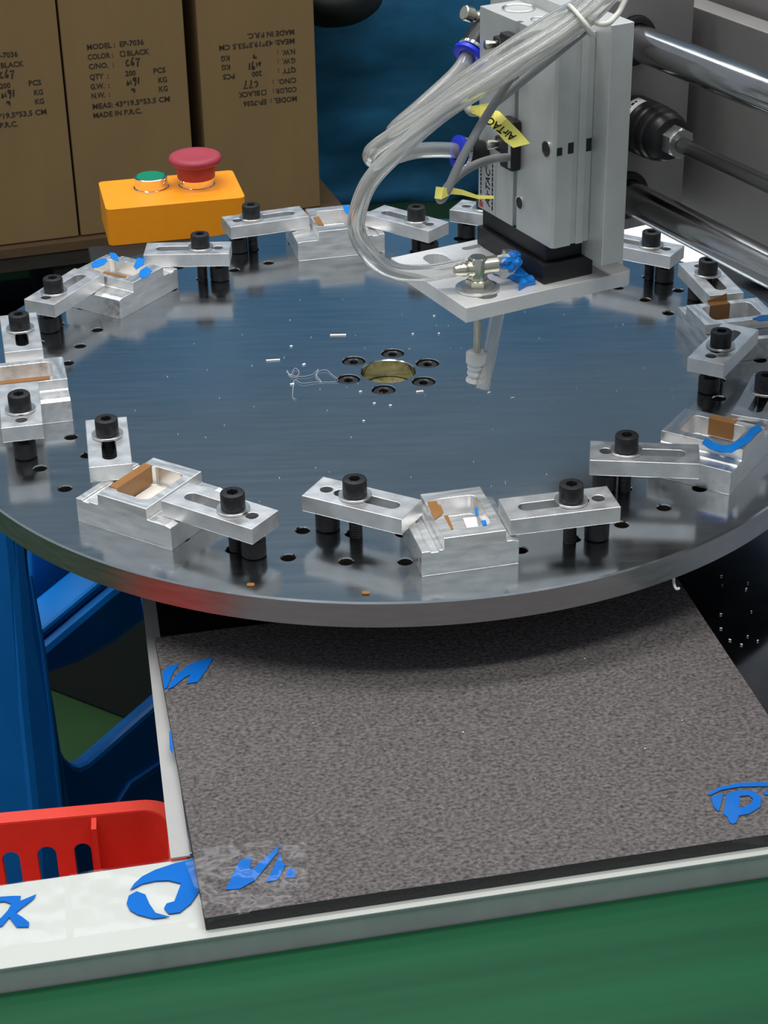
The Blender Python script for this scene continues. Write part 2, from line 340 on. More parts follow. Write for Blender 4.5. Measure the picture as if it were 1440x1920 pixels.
# ================================================================== FIXTURE BLOCKS
FIX = {}
def fixture(k, label, wl=29.0, wr=29.0):
    az = R(-80.6 - 45 * (k - 1)); rot = R(12.8 - 45 * (k - 1)); rr = 0.2032
    t = thing('fixture_block', label, 'fixture', (rr * math.cos(az), rr * math.sin(az), 0), rot, 'machined fixture blocks around the turntable rim')
    bm = bmesh.new(); d = 0.0222
    prof = [(-wl, 0), (wr, 0), (wr, 12.2), (wr - 3.2, 13), (15.6, 13), (15.0, 13.4), (15, 19), (-15, 19), (-15, 13.4), (-15.6, 13), (-wl + 8.5, 13), (-wl + 8, 12.2), (-wl + 4.5, 12.2), (-wl + 4, 13), (-wl, 13)]
    A = [bm.verts.new((x * MM, -d, z * MM)) for x, z in prof]; B = [bm.verts.new((x * MM, d, z * MM)) for x, z in prof]; n = len(prof)
    for i in range(n):
        if i == 6: continue                                    # the top is cut by the pocket
        bm.faces.new((A[i], A[(i + 1) % n], B[(i + 1) % n], B[i]))
    bm.faces.new(A); bm.faces.new(list(reversed(B)))
    pk = rrect(-0.0102, 0.0102, -0.0150, 0.0150, 0.0035)
    T = [bm.verts.new((x, y, 0.019)) for x, y in pk]; es = [bm.edges.get((A[6], A[7])), bm.edges.get((B[6], B[7])), bm.edges.get((A[6], B[6])), bm.edges.get((A[7], B[7]))]
    es += [bm.edges.new((T[i], T[(i + 1) % len(T)])) for i in range(len(T))]
    bmesh.ops.triangle_fill(bm, use_beauty=True, use_dissolve=False, edges=es)
    L = [bm.verts.new((x, y, 0.009)) for x, y in pk]
    for i in range(len(T)): bm.faces.new((T[i], T[(i + 1) % len(T)], L[(i + 1) % len(T)], L[i]))
    bm.faces.new(L)
    obj('block', bm, 'alu_milled', t, bevel=0.0003)
    if k in (2, 4): obj('pocket_bright_floor', prism(rrect(-0.0085, 0.0085, -0.0130, 0.0130, 0.002), [], 0.0091, 0.0097), 'pocket_bright', t)
    FIX[k] = t; return t
def lbl(k): return FIX[k]
fixture(1, 'silver fixture block at the very front of the turntable between two clamps', 25.6, 21.4)
fixture(2, 'silver fixture block at front left with a broad brown strip over its pocket')
fixture(3, 'silver fixture block at the left picture edge with a brown strip')
fixture(4, 'silver fixture block at rear left with several blue tape patches')
fixture(5, 'silver fixture block at the rear, partly behind the looping clear tube')
fixture(6, 'fixture block at the rear right, hidden behind the air cylinder')
fixture(7, 'silver fixture block at the right edge with a brown flap standing up')
fixture(8, 'silver fixture block at front right with a curved blue tape strip')
def brown(k, sx, y0, y1, over=4.0, flap=0.0):
    t = FIX[k]; bm = bmesh.new(); x = 10.2 * sx; th = 0.4
    prof = [(x + sx * over, 19.05), (x - sx * th, 19.05), (x - sx * th, 10.0), (x - sx * 2 * th, 10.0), (x - sx * 2 * th, 19.05 + th), (x + sx * over, 19.05 + th)]
    A = [bm.verts.new((a * MM, y0 * MM, z * MM)) for a, z in prof]; B = [bm.verts.new((a * MM, y1 * MM, z * MM)) for a, z in prof]
    for i in range(6): bm.faces.new((A[i], A[(i + 1) % 6], B[(i + 1) % 6], B[i]))
    bm.faces.new(A); bm.faces.new(list(reversed(B)))
    if flap:
        xx = (x + sx * over) * MM
        vs = [bm.verts.new(q) for q in ((xx, y0 * MM, 0.0195), (xx, y1 * MM, 0.0195), (xx + sx * 0.001, y0 * MM, 0.0195 + flap), (xx + sx * 0.0005, y1 * MM, 0.0205))]
        vt = [bm.verts.new(v.co + Vector((sx * 0.0004, 0, 0))) for v in vs]
        for f in ((0, 1, 3, 2),): bm.faces.new([vs[i] for i in f]); bm.faces.new([vt[i] for i in reversed(f)])
        for i, j in ((0, 1), (1, 3), (3, 2), (2, 0)): bm.faces.new((vs[i], vs[j], vt[j], vt[i]))
    o = obj('brown_tape', bm, 'tape_brown', t); o['label'] = 'brown tape folded over the pocket edge'
def patch(k, pts, z=0.0191, m='tape_blue', th=0.0003, name='blue_tape'):
    t = FIX[k]; inv = (Matrix.Translation(t.location) @ Matrix.Rotation(t.rotation_euler.z, 4, 'Z')).inverted()
    P = [inv @ PZ(u, v, z) for u, v in pts]
    o = obj(name, prism([(q.x, q.y) for q in P], [], z, z + th), m, t)
    if m == 'tape_blue': o['label'] = 'bright blue tape scrap'
def strip(pts, wdt):                                           # widen a pixel polyline to an outline
    L = []; Rr = []
    for i, (x, y) in enumerate(pts):
        a = pts[max(i - 1, 0)]; b = pts[min(i + 1, len(pts) - 1)]; dx, dy = b[0] - a[0], b[1] - a[1]; l = math.hypot(dx, dy)
        L.append((x - dy / l * wdt, y + dx / l * wdt)); Rr.append((x + dy / l * wdt, y - dx / l * wdt))
    return L + Rr[::-1]
brown(2, -1, -13.5, 14.5, 4.4)
brown(3, 1, -15, 13, 3.5)
brown(4, 1, -4, 13, 1.5)
brown(5, 1, -4, 12, 3.0)
brown(7, 1, -3, 9, 4.0, flap=0.004)
brown(8, 1, -7, 6.5, 4.4)
brown(1, -1, 3, 13, 3.6)
patch(1, [(803, 949), (826, 947), (832, 962), (815, 975)], m='tape_brown', name='brown_tape')
patch(1, [(832, 968), (840, 967), (850, 992), (846, 993)], m='tape_brown', name='brown_tape')
patch(1, [(868, 972), (893, 970), (897, 989), (876, 993)], z=0.0098, m='white', name='paper_scrap')
patch(1, [(890, 953), (896, 952), (897, 968), (891, 967)])
patch(1, [(902, 977), (911, 976), (913, 985), (905, 986)])
z4 = lambda x, y: (x / 3.273, 420 + y / 3.273)
patch(4, [z4(*q) for q in ((560, 248), (575, 230), (610, 216), (650, 213), (660, 228), (640, 250), (600, 268), (570, 270))])
patch(4, [z4(*q) for q in ((672, 178), (705, 180), (722, 196), (732, 232), (700, 222), (680, 208))])
patch(4, [z4(*q) for q in ((845, 208), (890, 216), (880, 250), (835, 282), (820, 262))])
patch(4, [z4(*q) for q in ((862, 285), (900, 262), (935, 290), (900, 330), (870, 336), (850, 310))])
patch(5, [(643, 387), (658, 386), (661, 398), (652, 403), (646, 397)])
patch(7, [(1411, 598), (1425, 592), (1450, 590), (1450, 600), (1425, 603)])
z8 = lambda x, y: (1080 + x / 4, 680 + y / 4)
patch(8, strip([z8(*q) for q in ((960, 585), (1010, 622), (1085, 648), (1160, 650), (1225, 608), (1285, 572), (1325, 518), (1385, 482))], 7))

# ================================================================== TOE CLAMPS
CL = [ # x, y, turn, screw along the slot, label
 (-14.5, -189.2, -28.1, -3.6, 'toe clamp left of the very front fixture block'),
 (79.2, -197.9, -168.4, -5.7, 'toe clamp right of the very front fixture block'),
 (-82.1, -194.1, 146.6, -8.3, 'toe clamp right of the fixture block with the broad brown strip'),
 (-143.2, -124.8, -80.7, -7.2, 'upright-seen toe clamp with open slot behind the front left fixture block'),
 (-195.3, -79.1, 101.2, -7.4, 'toe clamp in front of the fixture block at the left picture edge'),
 (-210.2, 16.2, -77.5, -4.0, 'toe clamp behind the fixture block at the left picture edge'),
 (-194.7, 84.5, 64.1, -11.0, 'toe clamp left of the rear left fixture block with blue tape'),
 (-125.0, 143.8, 179.6, -8.2, 'toe clamp in front of the orange control box'),
 (-78.4, 198.8, 19.5, -9.5, 'toe clamp at the right corner of the orange control box'),
 (14.2, 191.3, 140.4, -8.5, 'toe clamp at the rear right beside the looping clear tube'),
 (72.0, 203.0, -26.0, -6.0, 'toe clamp mostly hidden behind the air cylinder'),
 (159.2, 137.6, 147.8, -8.8, 'toe clamp just right of the air cylinder, before the white paper'),
 (195.4, 78.9, -78.6, -5.0, 'toe clamp under the lower guide rod at the right'),
 (187.2, -17.7, 59.7, -5.2, 'toe clamp in front of the right edge fixture block with the flap'),
 (196.1, -86.5, -112.8, -6.0, 'toe clamp cut by the right picture edge'),
 (126.1, -147.7, -6.7, -9.1, 'toe clamp left of the front right fixture block with blue strip')]
bar_me = fin(prism([(-0.027, -0.01075), (0.027, -0.01075), (0.027, 0.01075), (-0.027, 0.01075)], [slot(-0.011, 0.0165, 0, 0.0036), circ(-0.0192, 0, 0.0031, 16)], 0.0131, 0.0215), 'clamp_bar')
bm = bmesh.new(); lathe(bm, [(0.0217, 0.0080), (0.0228, 0.0080), (0.0230, 0.0078), (0.0230, 0.0036), (0.0217, 0.0036)], 28, close=True); wash_me = fin(bm, 'washer')
bm = bmesh.new(); cap_screw(bm, 0.0231, 0.0059, 0.0080, 0.0050)
z = 0.0; pr = []
while z < 0.0215: pr += [(z, 0.0033), (z + 0.0006, 0.0028)]; z += 0.00125
lathe(bm, [(-0.004, 0.0028)] + pr + [(0.0232, 0.0031)], 16); scr_me = fin(bm, 'clamp_screw')
bm = bmesh.new(); lathe(bm, [(0.0003, 0.0055), (0.0010, 0.0060), (0.0085, 0.0060), (0.0093, 0.0055), (0.0093, 0.0030), (0.0125, 0.0030), (0.0185, 0.0029)], 24); jack_me = fin(bm, 'jack_screw')
for x, y, a, sx, lb in CL:
    t = thing('toe_clamp', lb, 'clamp', (x * MM, y * MM, 0), R(a), 'slotted aluminium toe clamps on the turntable')
    link('clamp_bar', bar_me, 'alu', t, bevel=0.0003)
    o = link('washer', wash_me, 'zinc', t, smooth=35); o.location.x = sx * MM; o['label'] = 'flat silver washer'
    o = link('clamp_screw', scr_me, 'oxide', t, smooth=35); o.location.x = sx * MM; o.rotation_euler.z = random.random() * 1; o['label'] = 'black socket head screw'
    o = link('jack_screw', jack_me, 'oxide', t, smooth=35); o.location.x = -0.0192; o['label'] = 'black support screw under the bar heel'

# ================================================================== CONTROL BOX
cb0 = PZ(205, 462, -0.05)
cb = thing('control_box', 'orange push button box with green and red buttons behind the turntable', 'control box', (cb0.x, cb0.y, -0.05), R(12.2))
CW, CD, CH = 0.1035, 0.0640, 0.0285
bm = prism(rrect(0, CW, 0, CD, 0.004), [], 0.0, CH); obj('enclosure', bm, 'orange', cb, smooth=30, bevel=0.0008)
for x in (0.007, CW - 0.007):
    for y in (0.007, CD - 0.007):
        o = obj('cover_screw', lathe(bmesh.new(), [(CH - 0.002, 0.0026), (CH + 0.0001, 0.0026), (CH + 0.0001, 0.0018), (CH - 0.0004, 0.0016)], 12), 'orange', cb); o.location = (x, y, 0)
ci = (Matrix.Translation(cb.location) @ Matrix.Rotation(R(12.2), 4, 'Z')).inverted()
g = ci @ PZ(284, 352, -0.05 + CH); r_ = ci @ PZ(369, 347, -0.05 + CH)
b1 = obj('green_button', lathe(bmesh.new(), [(CH, 0.0134), (CH + 0.0010, 0.0134), (CH + 0.0014, 0.0126), (CH + 0.0090, 0.0126), (CH + 0.0094, 0.0120), (CH + 0.0094, 0.0112), (CH + 0.007, 0.0112)], 40), 'bezel', cb, smooth=40); b1.location = (g.x, g.y, 0)
o = obj('button_cap', lathe(bmesh.new(), [(CH + 0.005, 0.0111), (CH + 0.0088, 0.0111), (CH + 0.0094, 0.0104), (CH + 0.0092, 0.004)], 36), 'green_btn', b1, smooth=40); o['label'] = 'green button cap'
b2 = obj('emergency_stop', lathe(bmesh.new(), [(CH, 0.0140), (CH + 0.001, 0.0140), (CH + 0.0014, 0.0132), (CH + 0.009, 0.0132)], 40), 'bezel', cb, smooth=40); b2.location = (r_.x, r_.y, 0)
o = obj('mushroom_head', lathe(bmesh.new(), [(CH + 0.0065, 0.0138), (CH + 0.0070, 0.0142), (CH + 0.0165, 0.0150), (CH + 0.0175, 0.0175), (CH + 0.0190, 0.0195), (CH + 0.0210, 0.0201), (CH + 0.0232, 0.0192), (CH + 0.0242, 0.0170), (CH + 0.0236, 0.012), (CH + 0.0232, 0.003)], 44), 'red_btn', b2, smooth=60); o['label'] = 'red mushroom head'

# ================================================================== AIR CYLINDER WITH TOOL PLATE
cy = thing('air_cylinder', 'upright grey guided air cylinder carrying the pick plate over the turntable', 'air cylinder', (0, 0, 0), YA)
def V(a, b, z): return Vector((a * MM, b * MM, z * MM))
tp = prism([(-0.0205, -0.1225), (0.0765, -0.1225), (0.0785, -0.1205), (0.0785, -0.0440), (-0.0205, -0.0440)],
           [[(x * 0.001, y * 0.001) for x, y in [(-p[1] * 1000 + 0, p[0] * 1000) for p in slot(-0.0685, -0.0560, 0.0005, 0.0062)]],
            [(-p[1], p[0]) for p in slot(-0.1125, -0.0985, 0.0030, 0.0056)],
            [(p[0], p[1]) for p in slot(0.0205, 0.0290, -0.0525, 0.0022)]], 0.080, 0.088)
obj('tool_plate', tp, 'alu_tool', cy, bevel=0.0004)
obj('slide_flange', nbox(0.0285, 0.0580, -0.1165, -0.0500, 0.0882, 0.0985), 'black', cy, bevel=0.0005)
obj('slide_block', nbox(0.0315, 0.0560, -0.1130, -0.0505, 0.0987, 0.1078), 'black', cy, bevel=0.0004)
bpz0, bpz1 = 0.108, 0.214
prof = [(30.3, -118.5), (31.6, -120), (41.5, -120), (41.5, -118.6), (44.6, -118.6), (44.6, -120), (48.8, -120), (48.8, -118.8), (53.0, -118.8), (53.0, -48), (30.3, -48), (30.3, -82.4), (33.2, -82.4), (33.2, -86.0), (30.3, -86.0)]
hol = [circ(0.0425, -0.064, 0.0075, 28), circ(0.0420, -0.0870, 0.0042, 20)]
bm = prism([(a * MM, b * MM) for a, b in prof], [], bpz0, bpz1 - 0.0001)
obj('cylinder_body', bm, 'alu_cyl', cy, bevel=0.0003)
obj('top_cap_ring', lathe(bmesh.new(), [(bpz1 - 0.001, 0.0085), (bpz1 + 0.0006, 0.0085), (bpz1 + 0.0008, 0.0080), (bpz1 + 0.0004, 0.0072), (bpz1 - 0.001, 0.0072)], 32, Matrix.Translation((0.0435, -0.0635, 0)), close=True), 'zinc', cy, smooth=40)
obj('top_cap_ring', lathe(bmesh.new(), [(bpz1 - 0.001, 0.0048), (bpz1 + 0.0006, 0.0048), (bpz1 + 0.0004, 0.0040), (bpz1 - 0.001, 0.0040)], 24, Matrix.Translation((0.0410, -0.0875, 0)), close=True), 'zinc', cy, smooth=40)
obj('mount_plate', nbox(0.0531, 0.0660, -0.1315, -0.020, 0.0985, 0.2195), 'alu_cyl', cy, bevel=0.0004)
# ports on the faces
def disc_on_left(name, b, z, r, m): return obj(name, lathe(bmesh.new(), [(0, r), (0.0003, r)], 24, axis(V(30.3, b, z), Vector((-1, 0, 0)))), m, cy)
for b, z, r in ((-113.2, 158.0, 4.0), (-89.6, 123.0, 3.6)):
    obj('port_rim', lathe(bmesh.new(), [(0, r * MM), (0.0005, r * MM), (0.0005, r * 0.86 * MM), (0, r * 0.86 * MM)], 24, axis(V(30.25, b, z), Vector((-1, 0, 0))), close=True), 'bezel', cy, smooth=40)
    disc_on_left('port_bore', b, z, r * 0.86 * MM, 'dark')
for a0, a1, z0, z1 in ((31.8, 34.8, 156.0, 160.0), (38.2, 41.4, 156.0, 161.5), (49.6, 52.6, 155.0, 161.5)):
    obj('slot_opening', nbox(a0 * MM, a1 * MM, -0.1202 if a0 < 45 else -0.1190, -0.1185 if a0 < 45 else -0.1180, z0 * MM, z1 * MM), 'dark', cy)
# label
lb = obj('maker_label', nbox(0.0301, 0.0303, -0.0655, -0.0485, 0.1085, 0.1365), 'label', cy)
lb['label'] = 'silver maker label with lettering'
tmx = Matrix(((0, 0, -1, 0.0300), (0, -1, 0, 0), (-1, 0, 0, 0), (0, 0, 0, 1)))
tm = text_mesh('AirTAC', 0.0062, 0.2)
for v in tm.vertices: v.co = Vector((0.03005 - v.co.z * 0.3, -0.0600 + v.co.y, 0.1115 + v.co.x))
link('lettering', tm, 'ink', lb)
for j, y in enumerate((-0.0515, -0.0632)):
    bm = bmesh.new(); zz = 0.1105
    while zz < 0.1345:
        l_ = random.uniform(0.0008, 0.0026); box(bm, 0.02998, 0.03009, y, y + 0.0012, zz, zz + l_); zz += l_ + 0.0006
    obj('fine_print', bm, 'ink', lb)
obj('red_mark', nbox(0.0299, 0.0301, -0.0530, -0.0495, 0.1092, 0.1120), 'red_mark', lb)
# sensors in the groove of the left face
def sensor(b0, b1, z0, z1, sb, sz):
    s = obj('sensor_switch', nbox(0.0245, 0.0303, b0 * MM, b1 * MM, z0 * MM, z1 * MM), 'black_plastic', cy, bevel=0.0012)
    obj('sensor_window', nbox(0.0243, 0.0247, (b0 + 1) * MM, (b0 + 3.2) * MM, (z0 + 2) * MM, (z1 - 5) * MM), 'label', s)
    lathe_m = axis(V(26.5, sb, sz), Vector((-1, 0.25, 0)))
    obj('set_screw', lathe(bmesh.new(), [(-0.003, 0.0022), (0.0015, 0.0022), (0.0035, 0.0026), (0.0055, 0.0026), (0.0058, 0.0020)], 14, lathe_m), 'nickel', s, smooth=40)
    obj('clamp_ear', nbox(0.026, 0.0303, (sb - 4) * MM, (sb + 2.5) * MM, (sz - 4) * MM, (sz + 4) * MM), 'black_plastic', s, bevel=0.001)
sensor(-92, -76, 190, 208, -70, 200)
sensor(-90, -78, 140, 166, -73, 150)
# fittings on the rear left corner: a blue-collared push-in elbow above and a straight one below
f1 = V(30, -44, 199); p1 = ci
def fitting(name, base, out, collar_pt, collar_dir, lbl_):
    q = obj(name, tube(bmesh.new(), [base, out, collar_pt], 0.0070, 16, smooth_n=6), 'black_plastic', cy, smooth=50); q['label'] = lbl_
    m = axis(collar_pt, collar_dir)
    obj('collar', lathe(bmesh.new(), [(-0.0004, 0.0076), (0.0012, 0.0078), (0.0016, 0.0074), (0.0016, 0.0050), (-0.0004, 0.0050)], 24, m, close=True), 'bezel', q, smooth=40)
    o = obj('release_ring', lathe(bmesh.new(), [(0.0018, 0.0064), (0.0030, 0.0084), (0.0050, 0.0084), (0.0057, 0.0074), (0.0056, 0.0045), (0.0018, 0.0045)], 24, m, close=True), 'blue_ring', q, smooth=40); o['label'] = 'blue release ring'
def inv_arm(p): return Matrix.Rotation(-YA, 4, 'Z') @ p
c1 = inv_arm(PD(885, 92, 0.962)); d1 = (inv_arm(PD(850, 150, 0.955)) - c1)
fitting('elbow_fitting', inv_arm(PD(912, 62, 0.975)), inv_arm(PD(902, 66, 0.968)), c1, d1, 'black elbow fitting with blue ring')
c2 = inv_arm(PD(872, 285, 0.968)); d2 = (inv_arm(PD(830, 283, 0.962)) - c2)
fitting('straight_fitting', inv_arm(PD(905, 288, 0.975)), inv_arm(PD(890, 287, 0.971)), c2, d2, 'black straight fitting with blue ring')
q0 = inv_arm(PD(910, 36, 0.972)); q1 = inv_arm(PD(878, 26, 0.966))
o = obj('speed_screw', lathe(bmesh.new(), [(0, 0.0045), (0.0035, 0.0045), (0.0035, 0.0034), (0.006, 0.0030), (0.006, 0.0024), (0.009, 0.0024), (0.009, 0.0040), (0.0135, 0.0040), (0.0140, 0.0034)], 20, axis(q0, q1 - q0)), 'nickel', cy, smooth=40); o['label'] = 'brass speed adjusting screw'

# suction nozzle through the front slot of the tool plate
NA = TF(-3.0, -104.0, 0)
nz = thing('suction_nozzle', 'suction nozzle with elbow fitting and milky bellows cup under the pick plate', 'nozzle', (NA.x, NA.y, 0.0882), YA)
obj('washer', lathe(bmesh.new(), [(0, 0.0112), (0.0010, 0.0112), (0.0012, 0.0108), (0.0012, 0.004), (0, 0.004)], 32, close=True), 'zinc', nz, smooth=40)
obj('lower_washer', lathe(bmesh.new(), [(0.0013, 0.0085), (0.0021, 0.0085), (0.0021, 0.004), (0.0013, 0.004)], 28, close=True), 'zinc', nz, smooth=40)
obj('hex_nut', lathe(bmesh.new(), [(0.0022, hexr(0.0105)), (0.0050, hexr(0.0105)), (0.0055, 0.0050)], 24), 'nickel', nz, smooth=25)
obj('fitting_body', lathe(bmesh.new(), [(0.0052, hexr(0.0085)), (0.0165, hexr(0.0085)), (0.0172, 0.0040)], 24), 'nickel', nz, smooth=25)
dl = (inv_arm(PD(770, 515, 0.93)) - inv_arm(TF(-3, -104, 99.5))); dl.z *= 0.3
mm = axis(Vector((0, 0, 0.0112)), dl)
obj('hose_barb', lathe(bmesh.new(), [(0.003, 0.0042), (0.0058, 0.0042), (0.0058, 0.0030), (0.0078, 0.0036), (0.0098, 0.0028), (0.0098, 0.0032), (0.0125, 0.0024)], 20, mm), 'nickel', nz, smooth=40)
obj('side_port', lathe(bmesh.new(), [(0.002, 0.0045), (0.010, 0.0045), (0.011, 0.0036), (0.015, 0.0034)], 20, axis(Vector((0, 0, 0.0118)), -dl)), 'nickel', nz, smooth=40)
obj('shaft', lathe(bmesh.new(), [(-0.040, 0.0021), (-0.016, 0.0021), (-0.016, 0.0034), (0.002, 0.0034)], 20), 'nickel', nz, smooth=40)
k = -0.0508
cup = [(k, 0.0058), (k + 0.0010, 0.0056), (k + 0.0028, 0.0040), (k + 0.0044, 0.0051), (k + 0.0056, 0.0051), (k + 0.0070, 0.0041), (k + 0.0084, 0.0050), (k + 0.0098, 0.0050), (k + 0.0108, 0.0044), (k + 0.0120, 0.0057), (k + 0.0178, 0.0057), (k + 0.0186, 0.0048), (k + 0.0186, 0.0023)]
cup = [(k + (z - k) * 0.86, r) for z, r in cup]
obj('bellows_cup', lathe(bmesh.new(), cup, 28), 'silicone', nz, smooth=40)
# blow-off tube that pokes through the same slot
bt = obj('blow_tube', tube(bmesh.new(), [PD(955, 470, 0.955), PD(943, 540, 0.962), PD(930, 600, 0.965), PD(917, 668, 0.965), PD(904, 730, 0.965)], 0.0036, 16, 0.0024), 'tube', None, smooth=60)
tag(bt, 'short clear tube hanging beside the bellows cup under the pick plate', 'tube')
# blue tape lumps on the plate
def blob(name, pts, z, th, seed):
    random.seed(seed)
    bm = prism([(q.x, q.y) for q in (PZ(u, v, z) for u, v in pts)], [], z, z + th)
    bmesh.ops.triangulate(bm, faces=bm.faces[:]); bmesh.ops.subdivide_edges(bm, edges=bm.edges[:], cuts=2, use_grid_fill=True)
    for v in bm.verts:
        if v.co.z > z + th * 0.5: v.co.z += random.uniform(0, 0.0022)
    return obj(name, bm, 'tape_blue')
t1 = blob('blue_tape_scrap', [(917, 500), (945, 492), (962, 505), (985, 515), (1004, 533), (988, 536), (972, 545), (975, 532), (950, 520), (925, 515)], 0.0883, 0.0012, 1)
tag(t1, 'crumpled blue tape strip lying on the pick plate beside the nozzle', 'tape')
from mathutils import noise
def lump(cen, r, sc, m, seed):
    bm = bmesh.new(); bmesh.ops.create_icosphere(bm, subdivisions=3, radius=r)
    for v in bm.verts:
        n_ = v.co.normalized(); v.co *= 1 + 0.55 * noise.noise(n_ * 2.3 + Vector((seed, 0, 0))) + 0.2 * noise.noise(n_ * 6); v.co.x *= sc[0]; v.co.y *= sc[1]; v.co.z *= sc[2]
    o = obj('tape_lump', bm, m, None, smooth=25); o.location = cen; o.rotation_euler.z = YA; return o
t2 = lump(TF(12.5, -105.5, 98.0), 0.0058, (1.25, 0.8, 0.95), 'silicone', 3); t2.name = 'tape_wrap'
tag(t2, 'crumpled clear and blue tape wrapped round the nozzle side port', 'tape')
t3 = lump(Vector((0.0012, -0.0035, 0.0022)), 0.0052, (1.0, 0.6, 0.8), 'tape_blue', 8); t3.parent = t2; t3.name = 'blue_layer'; t3.rotation_euler.z = 0
t4 = lump(Vector((0.0050, 0.0005, 0.0030)), 0.0040, (0.9, 0.8, 0.8), 'tape_blue', 5); t4.parent = t2; t4.name = 'blue_layer'; t4.rotation_euler.z = 0

# ================================================================== AIR TUBES AND CABLES
tag(obj('air_tube', tube(bmesh.new(), [TF(-8.5, -101, 100.3), PD(800, 512, 0.938), PD(740, 508, 0.925), PD(695, 480, 0.905), PD(668, 425, 0.895), PD(688, 350, 0.885), PD(740, 290, 0.878), PD(830, 211, 0.870), PD(930, 148, 0.862), PD(1040, 80, 0.856), PD(1110, 25, 0.852), PD(1165, -30, 0.850)], 0.0043, 16, 0.0029), 'tube', None, smooth=60), 'clear air tube swinging in a big loop down to the suction nozzle', 'tube', 'clear air tubes at the cylinder')
A_ = Matrix.Rotation(YA, 4, 'Z')
tag(obj('air_tube', tube(bmesh.new(), [A_ @ c1, PD(858, 135, 0.955), PD(800, 190, 0.935), PD(752, 232, 0.915), PD(739, 246, 0.905), PD(756, 236, 0.897), PD(830, 180, 0.885), PD(930, 108, 0.876), PD(1035, 40, 0.868), PD(1090, 8, 0.862), PD(1130, -30, 0.860)], 0.0040, 16, 0.0027), 'tube', None, smooth=60), 'clear air tube from the upper blue ring fitting', 'tube', 'clear air tubes at the cylinder')
tag(obj('air_tube', tube(bmesh.new(), [A_ @ c2, PD(835, 281, 0.962), PD(780, 283, 0.945), PD(725, 297, 0.915), PD(700, 300, 0.900), PD(698, 284, 0.890), PD(735, 256, 0.884), PD(830, 195, 0.874), PD(930, 128, 0.864), PD(1045, 58, 0.858), PD(1105, 12, 0.856), PD(1150, -30, 0.854)], 0.0040, 16, 0.0027), 'tube', None, smooth=60), 'clear air tube from the lower blue ring fitting', 'tube', 'clear air tubes at the cylinder')
zt_ = thing('cable_tie', 'white nylon tie round the clear tubes at the top', 'cable tie', PD(1090, 42, 0.858))
zc = PD(1090, 40, 0.859) - zt_.location; zd = (PD(1165, -25, 0.853) - PD(1030, 85, 0.860)).normalized()
m = axis(zc, zd)
ring = [m @ Vector((0.0125 * math.cos(a), 0.0085 * math.sin(a), 0)) for a in [2 * math.pi * i / 28 for i in range(29)]]
obj('strap', tube(bmesh.new(), ring, 0.0011, 8, smooth_n=0), 'tie', zt_, smooth=60)
obj('strap_tail', tube(bmesh.new(), [m @ Vector((0.012, 0.003, 0.0)), PD(1128, 45, 0.850) - zt_.location, PD(1155, 30, 0.850) - zt_.location, PD(1172, 0, 0.852) - zt_.location], 0.0014, 8), 'tie', zt_, smooth=60)
tag(obj('sensor_cable', tube(bmesh.new(), [TF(27, -84, 146), PD(925, 298, 0.915), PD(885, 312, 0.905), PD(850, 338, 0.898), PD(828, 368, 0.893), PD(826, 374, 0.890), PD(836, 362, 0.887), PD(870, 290, 0.882), PD(920, 205, 0.876), PD(980, 118, 0.870), PD(1040, 85, 0.866), PD(1090, 50, 0.866)], 0.0021, 12), 'cable', None, smooth=60), 'grey sensor cable with the low bend and curled yellow tag', 'cable', 'grey sensor cables')
tag(obj('sensor_cable', tube(bmesh.new(), [TF(27, -84, 192), PD(925, 110, 0.925), PD(888, 165, 0.922), PD(876, 192, 0.915), PD(884, 210, 0.908), PD(910, 205, 0.902), PD(945, 180, 0.896), PD(1000, 135, 0.885), PD(1050, 95, 0.874), PD(1095, 58, 0.868)], 0.0021, 12), 'cable', None, smooth=60), 'grey sensor cable with the printed yellow tag', 'cable', 'grey sensor cables')
def ribbon(name, rows, m, th=0.0003):
    bm = bmesh.new(); t = [[bm.verts.new(p) for p in r] for r in rows]
    off = (rows[0][1] - rows[0][0]).cross(rows[1][0] - rows[0][0]).normalized() * th
    b = [[bm.verts.new(p + off) for p in r] for r in rows]
    for i in range(len(rows) - 1):
        bm.faces.new((t[i][0], t[i][1], t[i + 1][1], t[i + 1][0])); bm.faces.new((b[i][1], b[i][0], b[i + 1][0], b[i + 1][1]))
        for k in (0, 1): bm.faces.new((t[i][k], t[i + 1][k], b[i + 1][k], b[i][k]))
    for i in (0, -1): bm.faces.new((t[i][0], t[i][1], b[i][1], b[i][0]))
    return obj(name, bm, m)
yt = ribbon('yellow_tag', [(PD(917, 193, 0.893), PD(925, 212, 0.893)), (PD(900, 196, 0.890), PD(900, 218, 0.890)), (PD(882, 199, 0.893), PD(885, 212, 0.893)), (PD(884, 203, 0.901), PD(893, 215, 0.901)), (PD(912, 204, 0.899), PD(903, 222, 0.899)), (PD(935, 208, 0.893), PD(921, 236, 0.893)), (PD(950, 222, 0.889), PD(928, 243, 0.889)), (PD(975, 247, 0.888), PD(948, 266, 0.888)), (PD(994, 269, 0.888), PD(963, 277, 0.888))], 'yellow')
tag(yt, 'yellow tag with black lettering on the upper sensor cable', 'tag')
tm = text_mesh('AirTAC', 0.0052, 0.2, 0.00005)
o0 = PD(969, 255, 0.8878); ux = PD(929, 226, 0.8893) - o0; ux.normalize(); nn = (CAM - o0).normalized(); nn = (nn - ux * nn.dot(ux)).normalized(); uy = nn.cross(ux)
for v in tm.vertices: v.co = o0 + ux * v.co.x * 0.9 + uy * v.co.y + nn * 0.0008
link('lettering', tm, 'ink', yt)
